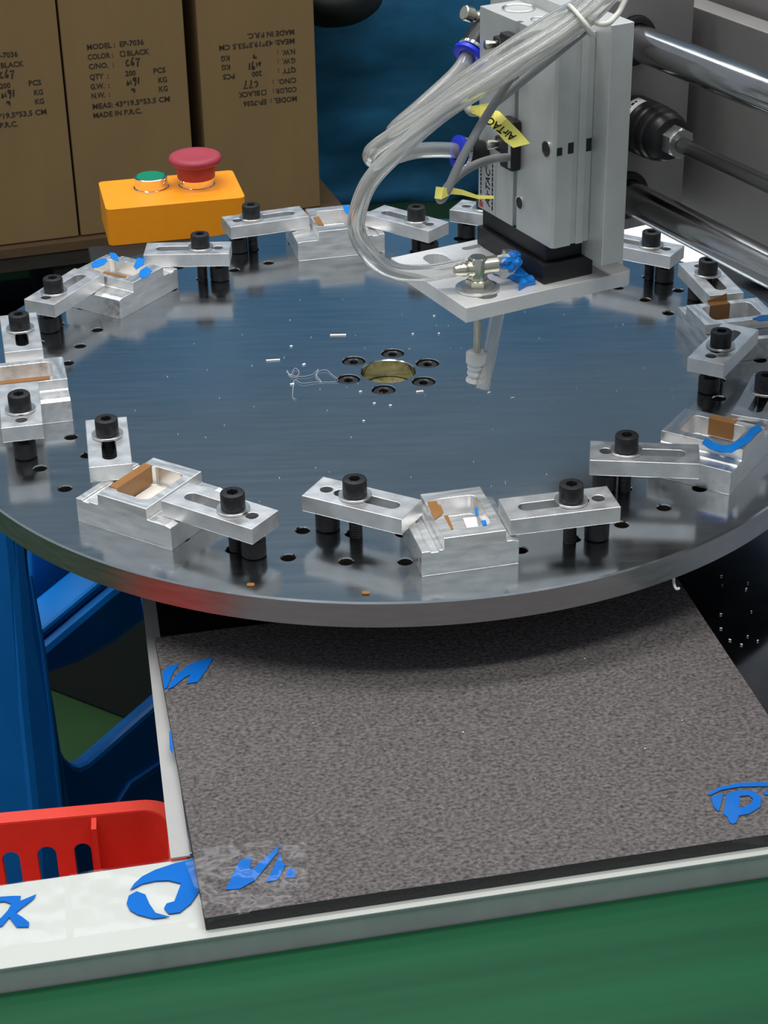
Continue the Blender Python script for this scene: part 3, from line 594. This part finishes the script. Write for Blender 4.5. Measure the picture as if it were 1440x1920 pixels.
y2 = ribbon('yellow_tag', [(PD(818, 350, 0.885), PD(815, 372, 0.885)), (PD(833, 352, 0.883), PD(828, 374, 0.883)), (PD(844, 351, 0.887), PD(846, 364, 0.887)), (PD(868, 356, 0.894), PD(868, 366, 0.894)), (PD(895, 366, 0.900), PD(895, 373, 0.900)), (PD(926, 367, 0.903), PD(926, 373, 0.903))], 'yellow')
tag(y2, 'narrow curled yellow tag at the low cable bend', 'tag')

# ================================================================== SLIDE UNIT AT THE RIGHT
def rod(name, a, b0, b1, z, r, m, label, n=28):
    o = obj(name, lathe(bmesh.new(), [(0, r * 0.9), (0.001, r), ((b0 - b1) * MM - 0.001, r), ((b0 - b1) * MM, r * 0.9)], n, axis(TF(a, b0, z), -E2)), m, None, smooth=40)
    return tag(o, label, 'rod')
rod('guide_rod', 92, -20, -560, 198.5, 0.0088, 'chrome', 'upper thick polished guide rod beside the air cylinder')['group'] = 'polished guide rods'
rod('guide_rod', 92, -20, -560, 117.5, 0.0088, 'chrome', 'lower thick polished guide rod above the white paper')['group'] = 'polished guide rods'
cg = thing('carriage_block', 'grey carriage block with black bearing rings behind the air cylinder', 'carriage', (0, 0, 0), YA)
bm = prism([(0.0665, 0.0985), (0.128, 0.0985), (0.128, 0.2195), (0.0665, 0.2195)], [circ(0.092, 0.1985, 0.0125, 28), circ(0.092, 0.1175, 0.0125, 28)], 0.0, 0.060, mtx=Matrix(((1, 0, 0, 0), (0, 0, 1, -0.095), (0, 1, 0, 0), (0, 0, 0, 1))))
obj('block', bm, 'alu_frame', cg, bevel=0.0004)
for z in (0.1985, 0.1175):
    m = axis(V(92, -94, z * 1000), Vector((0, -1, 0)))
    o = obj('bearing_ring', lathe(bmesh.new(), [(-0.03, 0.0124), (0.003, 0.0124), (0.0034, 0.0118), (0.0034, 0.0092), (-0.03, 0.0092)], 32, m, close=True), 'black_plastic', cg, smooth=40)
fj = thing('floating_joint', 'black ribbed floating joint with silver nut on the piston rod', 'coupling', TF(92, -97, 157.5), YA)
m = axis(Vector((0, 0, 0)), Vector((0, -1, 0)))
prf = [(0, 0.0125), (0.001, 0.0140), (0.014, 0.0140), (0.0150, 0.0134), (0.016, 0.0134), (0.0165, 0.0139), (0.0195, 0.0139), (0.0205, 0.0131), (0.0220, 0.0131), (0.0228, 0.0136), (0.0255, 0.0134), (0.0265, 0.0124), (0.0280, 0.0124), (0.0288, 0.0126), (0.0310, 0.0122), (0.0340, 0.0105), (0.0350, 0.0080)]
obj('joint_body', lathe(bmesh.new(), prf, 36, m), 'black_plastic', fj, smooth=35)
o = obj('lock_nut', lathe(bmesh.new(), [(0.0352, 0.0070), (0.0358, hexr(0.0140)), (0.0418, hexr(0.0140)), (0.0424, 0.0070)], 24, m), 'zinc', fj, smooth=25); o['label'] = 'silver hex nut'
lbm = bmesh.new(); rows = [[lbm.verts.new((0.0142 * math.sin(a), -yy, 0.0142 * math.cos(a))) for yy in (0.0060, 0.0130)] for a in [R(-52 + 6 * i) for i in range(9)]]
for a, b in zip(rows, rows[1:]): lbm.faces.new((a[0], a[1], b[1], b[0]))
o = obj('paper_label', lbm, 'white', fj, smooth=60); sm_ = o.modifiers.new('thick', 'SOLIDIFY'); sm_.thickness = 0.0002
bm = bmesh.new()
for a_, w_ in ((-40, 5), (-32, 7), (-22, 4)):
    vs = [bm.verts.new((0.01446 * math.sin(R(q)), -yy, 0.01446 * math.cos(R(q)))) for q, yy in ((a_, .0085), (a_ + w_, .0085), (a_ + w_, .0102), (a_, .0102))]; bm.faces.new(vs)
obj('fine_print', bm, 'ink', o)
rod('piston_rod', 92, -139.6, -560, 157, 0.0040, 'rod_dark', 'thin dark piston rod running out of the floating joint')
fp = thing('frame_plate', 'grey upright machine frame plate behind the guide rods', 'frame', (0, 0, 0), YA)
obj('side_plate', nbox(0.138, 0.152, -0.62, -0.035, 0.100, 0.2065), 'alu_frame', fp, bevel=0.0005)
obj('end_plate', nbox(0.100, 0.152, -0.034, -0.018, 0.090, 0.235), 'alu_frame', fp, bevel=0.0005)
obj('rear_housing', nbox(0.158, 0.30, -0.62, -0.05, 0.120, 0.235), 'alu_frame', fp, bevel=0.001)
# paper and crumpled plastic behind the turntable
pp = [PZ(u, v, -0.0494) for u, v in ((1150, 420), (1205, 418), (1290, 430), (1340, 485), (1300, 500), (1180, 500))]
o = obj('paper_sheet', prism([(q.x, q.y) for q in pp], [], -0.0496, -0.0490), 'white'); tag(o, 'white sheet of paper lying under the lower guide rod', 'paper')
bm = bmesh.new(); random.seed(9); bmesh.ops.create_icosphere(bm, subdivisions=3, radius=0.022)
for v in bm.verts:
    v.co *= random.uniform(0.78, 1.15); v.co.z *= 0.75; v.co.x *= 1.5
o = obj('crumpled_wrap', bm, 'white'); o.location = PZ(1450, 545, -0.05) + Vector((0.012, 0.012, 0.016)); tag(o, 'crumpled white plastic wrap by the right picture edge', 'wrap')

# ================================================================== BACKGROUND CARTONS
CO = PD(152, 442, 2.75); CA = R(16.5); CT = Vector((math.cos(CA), math.sin(CA), 0)); CN = Vector((-CT.y, CT.x, 0))
cz0 = -0.5275; ch = 0.477
def carton(s0, s1, z0, label, back=0.0, h=ch):
    p = CO + CT * s0 + CN * back
    t = thing('carton', label, 'carton', (p.x, p.y, z0), CA, 'brown kraft cartons stacked on the pallet'); wd = s1 - s0
    obj('box_body', nbox(0, wd, 0, 0.38, 0.0, h), 'card', t, bevel=0.002)
    obj('bottom_flap', nbox(0.002, wd - 0.002, 0.002, 0.378, -0.0015, -0.0002), 'card_dark', t)
    return t
def print_block(t, ox, flip=False, rows=None):
    ps = [('MODEL :  EP-7036', 0, 0.272, .081), ('COLOR :', 0, .258, .036), ('BLACK', .0555, .258, .032), ('C/NO.  :', 0, .2445, .036), ('QTY  :', 0, .2295, .027), ('200', .051, .2295, .015), ('PCS', .091, .2295, .018), ('G.W.  :', 0, .2155, .027), ('KG', .097, .2155, .013), ('N.W.  :', 0, .2025, .027), ('KG', .097, .2025, .013), ('MEAS: 43*19.5*53.5 CM', 0, .1870, .112), ('MADE IN P.R.C.', 0, .1740, .070)]
    def put(me):
        for v in me.vertices:
            x, z = v.co.x, v.co.y
            if flip: x, z = 0.112 - x, 0.4465 - z
            v.co = Vector((ox + x, -0.0003 + (-v.co.z if not flip else v.co.z), z))
        return link('printing', me, 'ink', t)
    for s, x, z, wd in ps:
        me = text_mesh(s, 0.0105); mx = max(v.co.x for v in me.vertices)
        for v in me.vertices: v.co.x = x + v.co.x * wd / mx; v.co.y += z
        put(me)
    bm = prism(rrect(.046, .0535, .2578, .2655, .0005, 1), [rrect(.0472, .0523, .259, .2643, .0003, 1)], 0, 0.0002); put(fin(bm, 'tick_box'))
    def ink(strokes):
        bm = bmesh.new()
        for st in strokes:
            o = strip(st, 0.0011); prism(o, [], 0, 0.0002, bm)
        put(fin(bm, 'handwriting')).name = 'handwriting'
    def sh(st, x, z, k=1.0): return [[(x + a * k, z + b * k) for a, b in s] for s in st]
    six = [[(.004, .012), (.001, .006), (.001, .001), (.004, .001), (.0045, .004), (.001, .005)]]
    cee = [[(.004, .009), (.001, .007), (.0005, .003), (.002, .0005), (.005, .002)]]
    sev = [[(.0, .009), (.006, .0095), (.003, .004), (.0025, -.002)]]
    nin = [[(.0045, .008), (.001, .0085), (.0005, .006), (.003, .0055), (.0045, .008), (.004, .003), (.0025, -.003)]]
    one = [[(.001, .009), (.0, .000)]]
    if not flip: ink(sh(cee, .053, .2435) + sh(six, .060, .2435) + sh(sev, .067, .2435))
    else: ink(sh(cee, .058, .2435) + sh(sev, .065, .2435) + sh(sev, .073, .2435))
    ink(sh([[(.0, .0), (.001, .007), (.003, .002), (.005, .007), (.006, .001)]], .0525, .2160) + sh(nin, .061, .2175) + sh(one, .0685, .2165, 1.1))
    ink(sh(nin, .0575, .2010, 1.1))
k1 = carton(-0.177, -0.003, cz0, 'brown carton cut by the left picture edge'); print_block(k1, 0.034)
k2 = carton(0.0, 0.174, cz0, 'brown carton in the middle with upright printing'); print_block(k2, 0.034)
k3 = carton(0.193, 0.365, cz0, 'brown carton with printing upside down, right of the others', 0.002); print_block(k3, 0.030, True)
for j, (a, b) in enumerate(((-0.177, -0.003), (0.0, 0.174), (0.193, 0.365))):
    for n_ in (1,):
        carton(a, b, cz0 + n_ * (ch + 0.004), ['carton stacked %s above the left cut carton', 'carton stacked %s above the middle upright-printed carton', 'carton stacked %s above the upside-down printed carton'][j] % ('directly', 'two levels')[n_ - 1])
# more of the left stack runs on outside the picture
pal = thing('pallet', 'dark wooden pallet with cardboard sheet under the brown cartons', 'pallet', (CO.x, CO.y, 0), CA)
obj('cover_sheet', nbox(-0.40, 0.40, -0.012, 0.40, -0.5440, -0.5292), 'card_dark', pal, bevel=0.001)
for i in range(3): obj('deck_board', nbox(-0.40, 0.40, -0.01 + i * 0.15, 0.09 + i * 0.15, -0.5655, -0.5442), 'wood', pal)
for s in (-0.40, -0.045, 0.31): obj('stringer', nbox(s, s + 0.09, 0.0, 0.40, -0.735, -0.5657), 'wood', pal)
for i in range(3): obj('bottom_board', nbox(-0.40, 0.40, -0.005 + i * 0.15, 0.09 + i * 0.15, -0.75, -0.7352), 'wood', pal)
# blue sheeting behind
bm = bmesh.new(); N1, N2 = 120, 80; g_ = []
for i in range(N1 + 1):
    row = []
    for j in range(N2 + 1):
        s = -0.9 + 3.2 * i / N1; z = -0.75 + 1.85 * j / N2
        d = 0.07 * noise.noise(Vector((s * 1.6, z * 2.2, 0.3))) + 0.035 * noise.noise(Vector((s * 5, z * 9, 2.0))) + 0.014 * noise.noise(Vector((s * 14 + z * 6, z * 30, 5.0))) + 0.03 * math.sin(z * 6 + s)
        row.append(bm.verts.new((s, d, z)))
    g_.append(row)
for i in range(N1):
    for j in range(N2): bm.faces.new((g_[i][j], g_[i + 1][j], g_[i + 1][j + 1], g_[i][j + 1]))
o = obj('blue_sheeting', bm, 'sheeting', None, smooth=80); p = CO + CT * 0.0 + CN * 0.62; o.location = (p.x, p.y, 0); o.rotation_euler.z = R(8)
sm_ = o.modifiers.new('thick', 'SOLIDIFY'); sm_.thickness = 0.003
tag(o, 'dark blue crinkled plastic sheeting hanging behind the machine', 'sheeting')
# dark bundle at the top, before the sheeting
bm = bmesh.new(); bmesh.ops.create_icosphere(bm, subdivisions=4, radius=0.09)
for v in bm.verts: v.co *= 1 + 0.18 * noise.noise(v.co * 14); v.co.z *= 0.62
o = obj('dark_bundle', bm, 'dark', None, smooth=60); o.location = PD(618, -22, 3.05); tag(o, 'dark bundle hanging at the top beside the upside-down printed carton', 'bundle')

# ================================================================== RED BASKET
rz = -0.105
bo = PZ(0, 1543, rz); b2_ = PZ(262, 1519, rz); baz = math.atan2(b2_.y - bo.y, b2_.x - bo.x)
bk = thing('plastic_basket', 'red slotted plastic basket behind the white rail at lower left', 'basket', (bo.x, bo.y, rz), baz)
bi = (Matrix.Translation((bo.x, bo.y, rz)) @ Matrix.Rotation(baz, 4, 'Z')).inverted()
def BL(u, v):                                                   # on the rear wall
    s, zz = PV(u, v, Vector((bo.x, bo.y, 0)), baz); return s, zz - rz
s1 = (bi @ PZ(318, 1530, rz)).x; r0 = 0.014; hgt = 0.075; s0 = -0.10; dep = 0.075
sl = []
for k, (xa, xb, yt_) in enumerate(((8, 42, 1594), (73, 110, 1584), (142, 175, 1578))):
    a = BL(xa, yt_ + 40)[0]; b = BL(xb, yt_ + 40)[0]; zt2 = BL((xa + xb) / 2, yt_)[1]; r = (b - a) / 2 * 0.98
    top = [(a + r + r * math.cos(t), zt2 - r + r * math.sin(t)) for t in [math.pi * i / 8 for i in range(9)]]
    sl.append([(b, -0.062), *top, (a, -0.062)])
for k in (1, 2):
    w_ = sl[0][0][0] - sl[1][0][0]; sl.append([(x + w_ * k * 1.0, z) for x, z in sl[0]])
mW = Matrix(((1, 0, 0, 0), (0, 0, 1, 0), (0, 1, 0, 0), (0, 0, 0, 1)))
obj('rear_wall', prism([(s0, -hgt), (s1 - r0, -hgt), (s1 - r0, 0), (s0, 0)], sl, -0.0012, 0.0042, mtx=mW), 'red_pl', bk)
bm = bmesh.new(); path = [(s1 - r0 + r0 * math.sin(t), -r0 + r0 * math.cos(t)) for t in [R(90) * i / 10 for i in range(11)]] + [(s1, -dep), (s1 - 0.004, -dep), (s0, -dep), (s0, 0)]
def strip_wall(bm, path, z0, z1, th, inset0=0.0):
    P = [Vector((x, y, 0)) for x, y in path]; rows = []
    for i, q in enumerate(P):
        t = (P[min(i + 1, len(P) - 1)] - P[max(i - 1, 0)]).normalized(); n = Vector((t.y, -t.x, 0))
        rows.append([bm.verts.new((q + n * o_ ).to_2d().to_3d() + Vector((0, 0, z))) for o_, z in ((-th / 2, z1), (th / 2, z1), (th / 2 + inset0, z0), (-th / 2 + inset0, z0))])
    for a, b in zip(rows, rows[1:]):
        for k in range(4): bm.faces.new((a[k], b[k], b[(k + 1) % 4], a[(k + 1) % 4]))
    bm.faces.new(rows[0]); bm.faces.new(list(reversed(rows[-1])))
strip_wall(bm, path, -hgt, 0, 0.0024); obj('side_walls', bm, 'red_pl', bk, smooth=40)
bm = bmesh.new(); strip_wall(bm, [(s0, 0.003)] + [(s1 - r0 + (r0 + 0.003) * math.sin(t), -r0 + (r0 + 0.003) * math.cos(t)) for t in [R(90) * i / 10 for i in range(11)]] + [(s1 + 0.003, -dep)], -0.0016, 0.0006, 0.008); obj('rim', bm, 'red_pl', bk, smooth=40)
ra = BL(184, 1600)[0]
obj('rib', nbox(ra - 0.0012, ra + 0.0012, -0.010, -0.0012, -hgt, -0.001), 'red_pl', bk)
obj('basket_floor', nbox(s0, s1 - 0.003, -dep, 0, -hgt - 0.002, -hgt), 'red_pl', bk)
bst = obj('basket_stand', nbox(s0 - 0.02, s1 - 0.01, -dep, 0.0, -0.75 - rz, -hgt - 0.0025), 'dark', None); bst.location = bk.location; bst.rotation_euler = bk.rotation_euler
tag(bst, 'dark pedestal carrying the red basket, hidden behind the white rail', 'stand')

# ================================================================== BLUE STOOL
so = PD(100, 1350, 1.30); so.z = 0
st = thing('plastic_stool', 'blue moulded plastic stool standing left below the turntable', 'stool', (so.x, so.y, -0.75), 0)
def stool_panel(name, px, az, th, org, holes=(), off=0.0, bev=0.002):
    t = Vector((math.cos(az), math.sin(az), 0)); n = Vector((-t.y, t.x, 0))
    pts = [PV(u, v, org, az) for u, v in px]; hs = [[PV(u, v, org, az) for u, v in h] for h in holes]
    o_ = org - st.location
    mtx = Matrix(((t.x, 0, n.x, o_.x + n.x * off), (t.y, 0, n.y, o_.y + n.y * off), (0, 1, 0, 0.75), (0, 0, 0, 1)))
    mtx = mtx @ Matrix.Identity(4)
    return obj(name, prism(pts, hs, 0.0, th, mtx=mtx), 'blue_pl', st, bevel=bev)
def zfl(u, org, az):                                            # where the panel meets the floor
    lo, hi = 1000, 4000
    for _ in range(40):
        m_ = (lo + hi) / 2
        if PV(u, m_, org, az)[1] > -0.7495: lo = m_
        else: hi = m_
    return lo
# corner leg: two faces meeting at a rounded edge
a1, a2 = R(-14), R(24)
stool_panel('leg', [(44, 960), (58, 1080), (78, 1180), (105, 1330), (140, 1560), (196, 1900), (90, 1900), (62, 1560), (38, 1330), (18, 1080), (10, 960)], a2, 0.020, so, off=0.0, bev=0.006)
stool_panel('leg', [(22, 960), (34, 1080), (50, 1330), (78, 1560), (110, 1900), (-160, 1900), (-140, 1330), (-130, 960)], a1, 0.020, so + Vector((0.012, -0.012, 0)), bev=0.006)
stool_panel('leg_bead', [(53, 1075), (60, 1078), (84, 1210), (105, 1380), (122, 1545), (113, 1545), (96, 1380), (75, 1210)], a2, 0.003, so, off=-0.002, bev=0.001)
# side frame running back to the right
sf = so + Vector((0.0, 0.060, 0)); a3 = R(57)
stool_panel('upper_rail', [(80, 1272), (155, 1244), (222, 1207), (300, 1150), (300, 1040), (215, 1104), (70, 1226)], a3, 0.030, sf, bev=0.006)
stool_panel('rail_lip', [(70, 1224), (215, 1102), (300, 1040), (300, 1020), (215, 1082), (70, 1203)], a3, 0.030, sf, off=0.006, bev=0.003)
stool_panel('lower_panel', [(85, 1360), (110, 1395), (124, 1420), (138, 1434), (152, 1438), (170, 1430), (330, 1290), (340, 1700), (110, 1700)], a3, 0.014, sf, bev=0.004)
stool_panel('panel_ridge', [(190, 1545), (200, 1545), (245, 1478), (330, 1415), (330, 1405), (240, 1466)], a3, 0.004, sf, off=-0.003, bev=0.001)
stool_panel('seat_skirt', [(60, 960), (60, 1130), (90, 1240), (150, 1180), (240, 1105), (330, 1060), (330, 960)], a3, 0.006, sf + Vector((-0.02, 0.06, 0)), bev=0.002)
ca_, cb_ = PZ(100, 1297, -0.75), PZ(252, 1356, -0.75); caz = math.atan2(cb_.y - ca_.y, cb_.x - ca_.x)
cr = thing('shade_block', 'added black block for the deep shade on the green floor seen through the blue stool', 'shade block', (ca_.x, ca_.y, -0.75), caz)  # dark block added to stand in for the deep shade on the floor
obj('shade_block_body', nbox(-0.35, 0.28, 0.0, 0.32, 0.0, 0.24), 'dark', cr, bevel=0.004); obj('shade_block_rim', nbox(-0.36, 0.29, -0.008, 0.33, 0.2402, 0.262), 'dark', cr, bevel=0.003)

# ================================================================== FILM SCRAPS WITH BLUE PRINT
def film_piece(name, label, outline, z, crease=0.0006, prints=(), seed=3):
    random.seed(seed)
    q = [PZ(u, v, z) for u, v in outline]; xs = [p.x for p in q]; ys = [p.y for p in q]
    bm = bmesh.new(); nx, ny = 26, 18; a, b, c, d = q
    G = []
    for i in range(nx + 1):
        row = []
        for j in range(ny + 1):
            s, t = i / nx, j / ny; p = (a * (1 - s) + b * s) * (1 - t) + (d * (1 - s) + c * s) * t
            p.z = z + (0.0009 if crease > 0.001 else 0.00035) + crease * (noise.noise(Vector((p.x * 90, p.y * 90, seed))) + 0.6 * noise.noise(Vector((p.x * 260, p.y * 200, seed + 4)))); row.append(bm.verts.new(p))
        G.append(row)
    for i in range(nx):
        for j in range(ny): bm.faces.new((G[i][j], G[i + 1][j], G[i + 1][j + 1], G[i][j + 1]))
    o = obj(name, bm, 'film', None, smooth=70); tag(o, label, 'film')
    lift = 0.0004 if z < -0.049 else 0.0
    for pz, poly, holes in prints:
        P = [PZ(u, v, pz) for u, v in poly]; H = [[(w_.x, w_.y) for w_ in (PZ(u, v, pz) for u, v in h)] for h in holes]
        k = obj('blue_print', prism([(p.x, p.y) for p in P], H, pz + lift, pz + lift + 0.0002), 'print_blue', o); k['label'] = 'blue printed mark on the film'
    return o
zm = -0.0436; zr = -0.0509
f3 = lambda L: [(260 + x / 3.4286, 1180 + y / 3.4286) for x, y in L]
f0 = lambda L: [(x / 2.4, 1450 + y / 2.4) for x, y in L]
f6 = lambda L: [(1040 + x / 3.6, 1400 + y / 3.6) for x, y in L]
film_piece('film_scrap', 'clear film scrap with blue print at the rear left corner of the foam mat', [(300, 1205), (420, 1195), (440, 1290), (318, 1420)], zm, 0.00015, [
    (zm, f3([(164, 388), (152, 285), (185, 240), (262, 222), (215, 290), (182, 375)]), []),
    (zm, f3([(185, 388), (215, 330), (250, 285), (330, 225), (400, 200), (482, 183), (440, 255), (380, 340), (312, 350), (332, 290), (290, 315), (225, 370)]), []),
    (zm, f3([(196, 655), (210, 660), (222, 770), (216, 800), (200, 770)]), [])], 5)
film_piece('film_scrap', 'crinkled clear film with blue print over the front left corner of the foam mat', [(340, 1600), (575, 1570), (580, 1680), (390, 1735)], zm, 0.0013, [
    (zm, f0([(1015, 525), (1060, 430), (1078, 395), (1130, 375), (1125, 440), (1180, 395), (1255, 325), (1250, 355), (1150, 480), (1080, 520)]), []),
    (zm, f0([(1195, 490), (1235, 420), (1262, 360), (1268, 400), (1285, 412), (1250, 480)]), []),
    (zm, f0([(1285, 470), (1295, 430), (1325, 430), (1328, 470)]), [])], 7)
film_piece('film_scrap', 'clear film with round blue emblem on the white rail at the mat corner', [(130, 1640), (372, 1604), (378, 1742), (140, 1770)], zr, 0.00022, [
    (zr, f0([(585, 530), (605, 500), (640, 468), (700, 438), (790, 408), (850, 395), (890, 380), (925, 388), (935, 405), (930, 450), (900, 530), (860, 590), (810, 630), (760, 636), (738, 612), (750, 590), (785, 580), (815, 500), (760, 486), (700, 488), (640, 502)]), []),
    (zr, f0([(570, 590), (580, 555), (615, 535), (655, 550), (672, 590), (700, 632), (765, 650), (690, 658), (620, 640), (585, 620)]), [])], 11)
film_piece('film_scrap', 'clear film with blue letter stroke at the left end of the white rail', [(-40, 1664), (120, 1644), (125, 1772), (-40, 1790)], zr, 0.00015, [
    (zr, f0([(-60, 565), (0, 560), (60, 556), (95, 556), (88, 580), (165, 548), (150, 570), (70, 632), (100, 650), (132, 675), (130, 695), (75, 696), (42, 652), (10, 692), (-50, 692), (-40, 672), (5, 655), (35, 622), (52, 592), (20, 580), (-60, 590)]), [])], 13)
film_piece('film_scrap', 'clear film with blue arched letter mark at the right end of the foam mat', [(1320, 1470), (1470, 1440), (1480, 1590), (1370, 1580)], zm, 0.00015, [
    (zm, f6([(1035, 315), (1110, 275), (1250, 245), (1480, 240), (1480, 268), (1250, 272), (1130, 292), (1045, 330)]), []),
    (zm, f6([(1055, 340), (1140, 315), (1122, 385), (1105, 440), (1075, 410), (1065, 380)]), []),
    (zm, f6([(1160, 320), (1240, 297), (1340, 300), (1400, 345), (1385, 410), (1310, 455), (1245, 465), (1222, 515), (1200, 524), (1180, 512), (1165, 475), (1135, 455), (1150, 400)]), [f6([(1250, 335), (1310, 330), (1340, 355), (1320, 390), (1245, 418)])]),
    (zm, f6([(1405, 305), (1480, 298), (1480, 332), (1415, 325)]), [])], 17)

# ================================================================== WHITE SHAVINGS (nobody could count them)
bm = bmesh.new(); random.seed(21)
def flake(u, v, z, l, w_, ang):
    p = PZ(u, v, z); m = Matrix.Translation(p + Vector((0, 0, 0.0002))) @ Matrix.Rotation(ang, 4, 'Z'); box(bm, -l / 2, l / 2, -w_ / 2, w_ / 2, 0, 0.0004, m)
for u, v, l, w_, a in ((634, 629, .0095, .0016, .0), (512, 676, .008, .0012, .1), (787, 735, .004, .0015, .2), (961, 747, .0018, .001, .3), (917, 737, .0016, .001, .6), (676, 735, .0015, .001, .4), (570, 684, .002, .0012, 1), (546, 650, .0015, .0012, 0), (548, 721, .0022, .0015, .5), (732, 761, .0014, .0012, .2), (702, 757, .0013, .0012, .9), (682, 790, .0012, .001, .2), (774, 627, .0012, .001, .1), (814, 593, .001, .001, .4), (823, 626, .001, .001, .3)): flake(u, v, 0, l, w_, a)
for _ in range(70):
    a = random.uniform(0, 6.28); r = 0.17 * math.sqrt(random.random()); p = Vector((r * math.cos(a), r * math.sin(a), 0.0002))
    l = random.uniform(.00025, .0005); box(bm, -l / 2, l / 2, -l / 3, l / 3, 0, 0.0002, Matrix.Translation(p) @ Matrix.Rotation(a * 3, 4, 'Z'))
o = obj('white_shavings', bm, 'crumb'); tag(o, 'tiny white shavings scattered over the turntable', None, None, 'stuff')
bm = bmesh.new()
for _ in range(17):
    u, v = random.uniform(1290, 1450), random.uniform(1050, 1260)
    if (v - 1100) > (u - 1285) * 1.4: continue
    l = random.uniform(.0005, .0014); flake(u, v, -0.0498, l, l * 0.4, random.uniform(0, 3))
for _ in range(9): l = random.uniform(.0003, .0007); flake(random.uniform(420, 1380), random.uniform(1230, 1560), -0.0438, l, l * 0.7, random.uniform(0, 3))
o = obj('white_shavings', bm, 'crumb'); tag(o, 'white plastic shavings on the base plate and foam mat', None, None, 'stuff')

pts = [(538, 694), (545, 703), (553, 690), (561, 698), (552, 708), (540, 700), (560, 706), (585, 702), (597, 692), (592, 706), (603, 716), (593, 700), (610, 693), (622, 702), (634, 713), (620, 716), (590, 716), (566, 718), (553, 712), (550, 722), (549, 745), (556, 748)]
bm = tube(bmesh.new(), [PZ(u, v, 0.0004 + 0.0006 * ((i * 7) % 5) / 5) for i, (u, v) in enumerate(pts)], 0.00007, 6, smooth_n=6)
tag(obj('thread', bm, 'crumb', None, smooth=60), 'tangled fine white thread on the turntable left of the hub screws', 'thread')
bm = tube(bmesh.new(), [PZ(1263, 1080, -0.0142), PZ(1263, 1086, -0.017), PZ(1264, 1096, -0.0185), PZ(1268, 1104, -0.020), PZ(1274, 1103, -0.020)], 0.0007, 8, smooth_n=6)
tag(obj('tape_hook', bm, 'crumb', None, smooth=60), 'small white strip hooked under the turntable rim at right', 'strip')
for (u, v), lb_ in (((470, 1097), 'left one of two small tan chips at the front turntable edge'), ((686, 1112), 'right one of two small tan chips at the front turntable edge')):
    p = PZ(u, v, 0.0002); o = obj('tan_chip', prism(rrect(-0.0018, 0.0018, -0.0013, 0.0013, 0.001), [], 0, 0.0005), 'pocket_bright'); o.location = p; o.data.materials.clear(); o.data.materials.append(M['tape_brown']); tag(o, lb_, 'chip', 'tan chips')
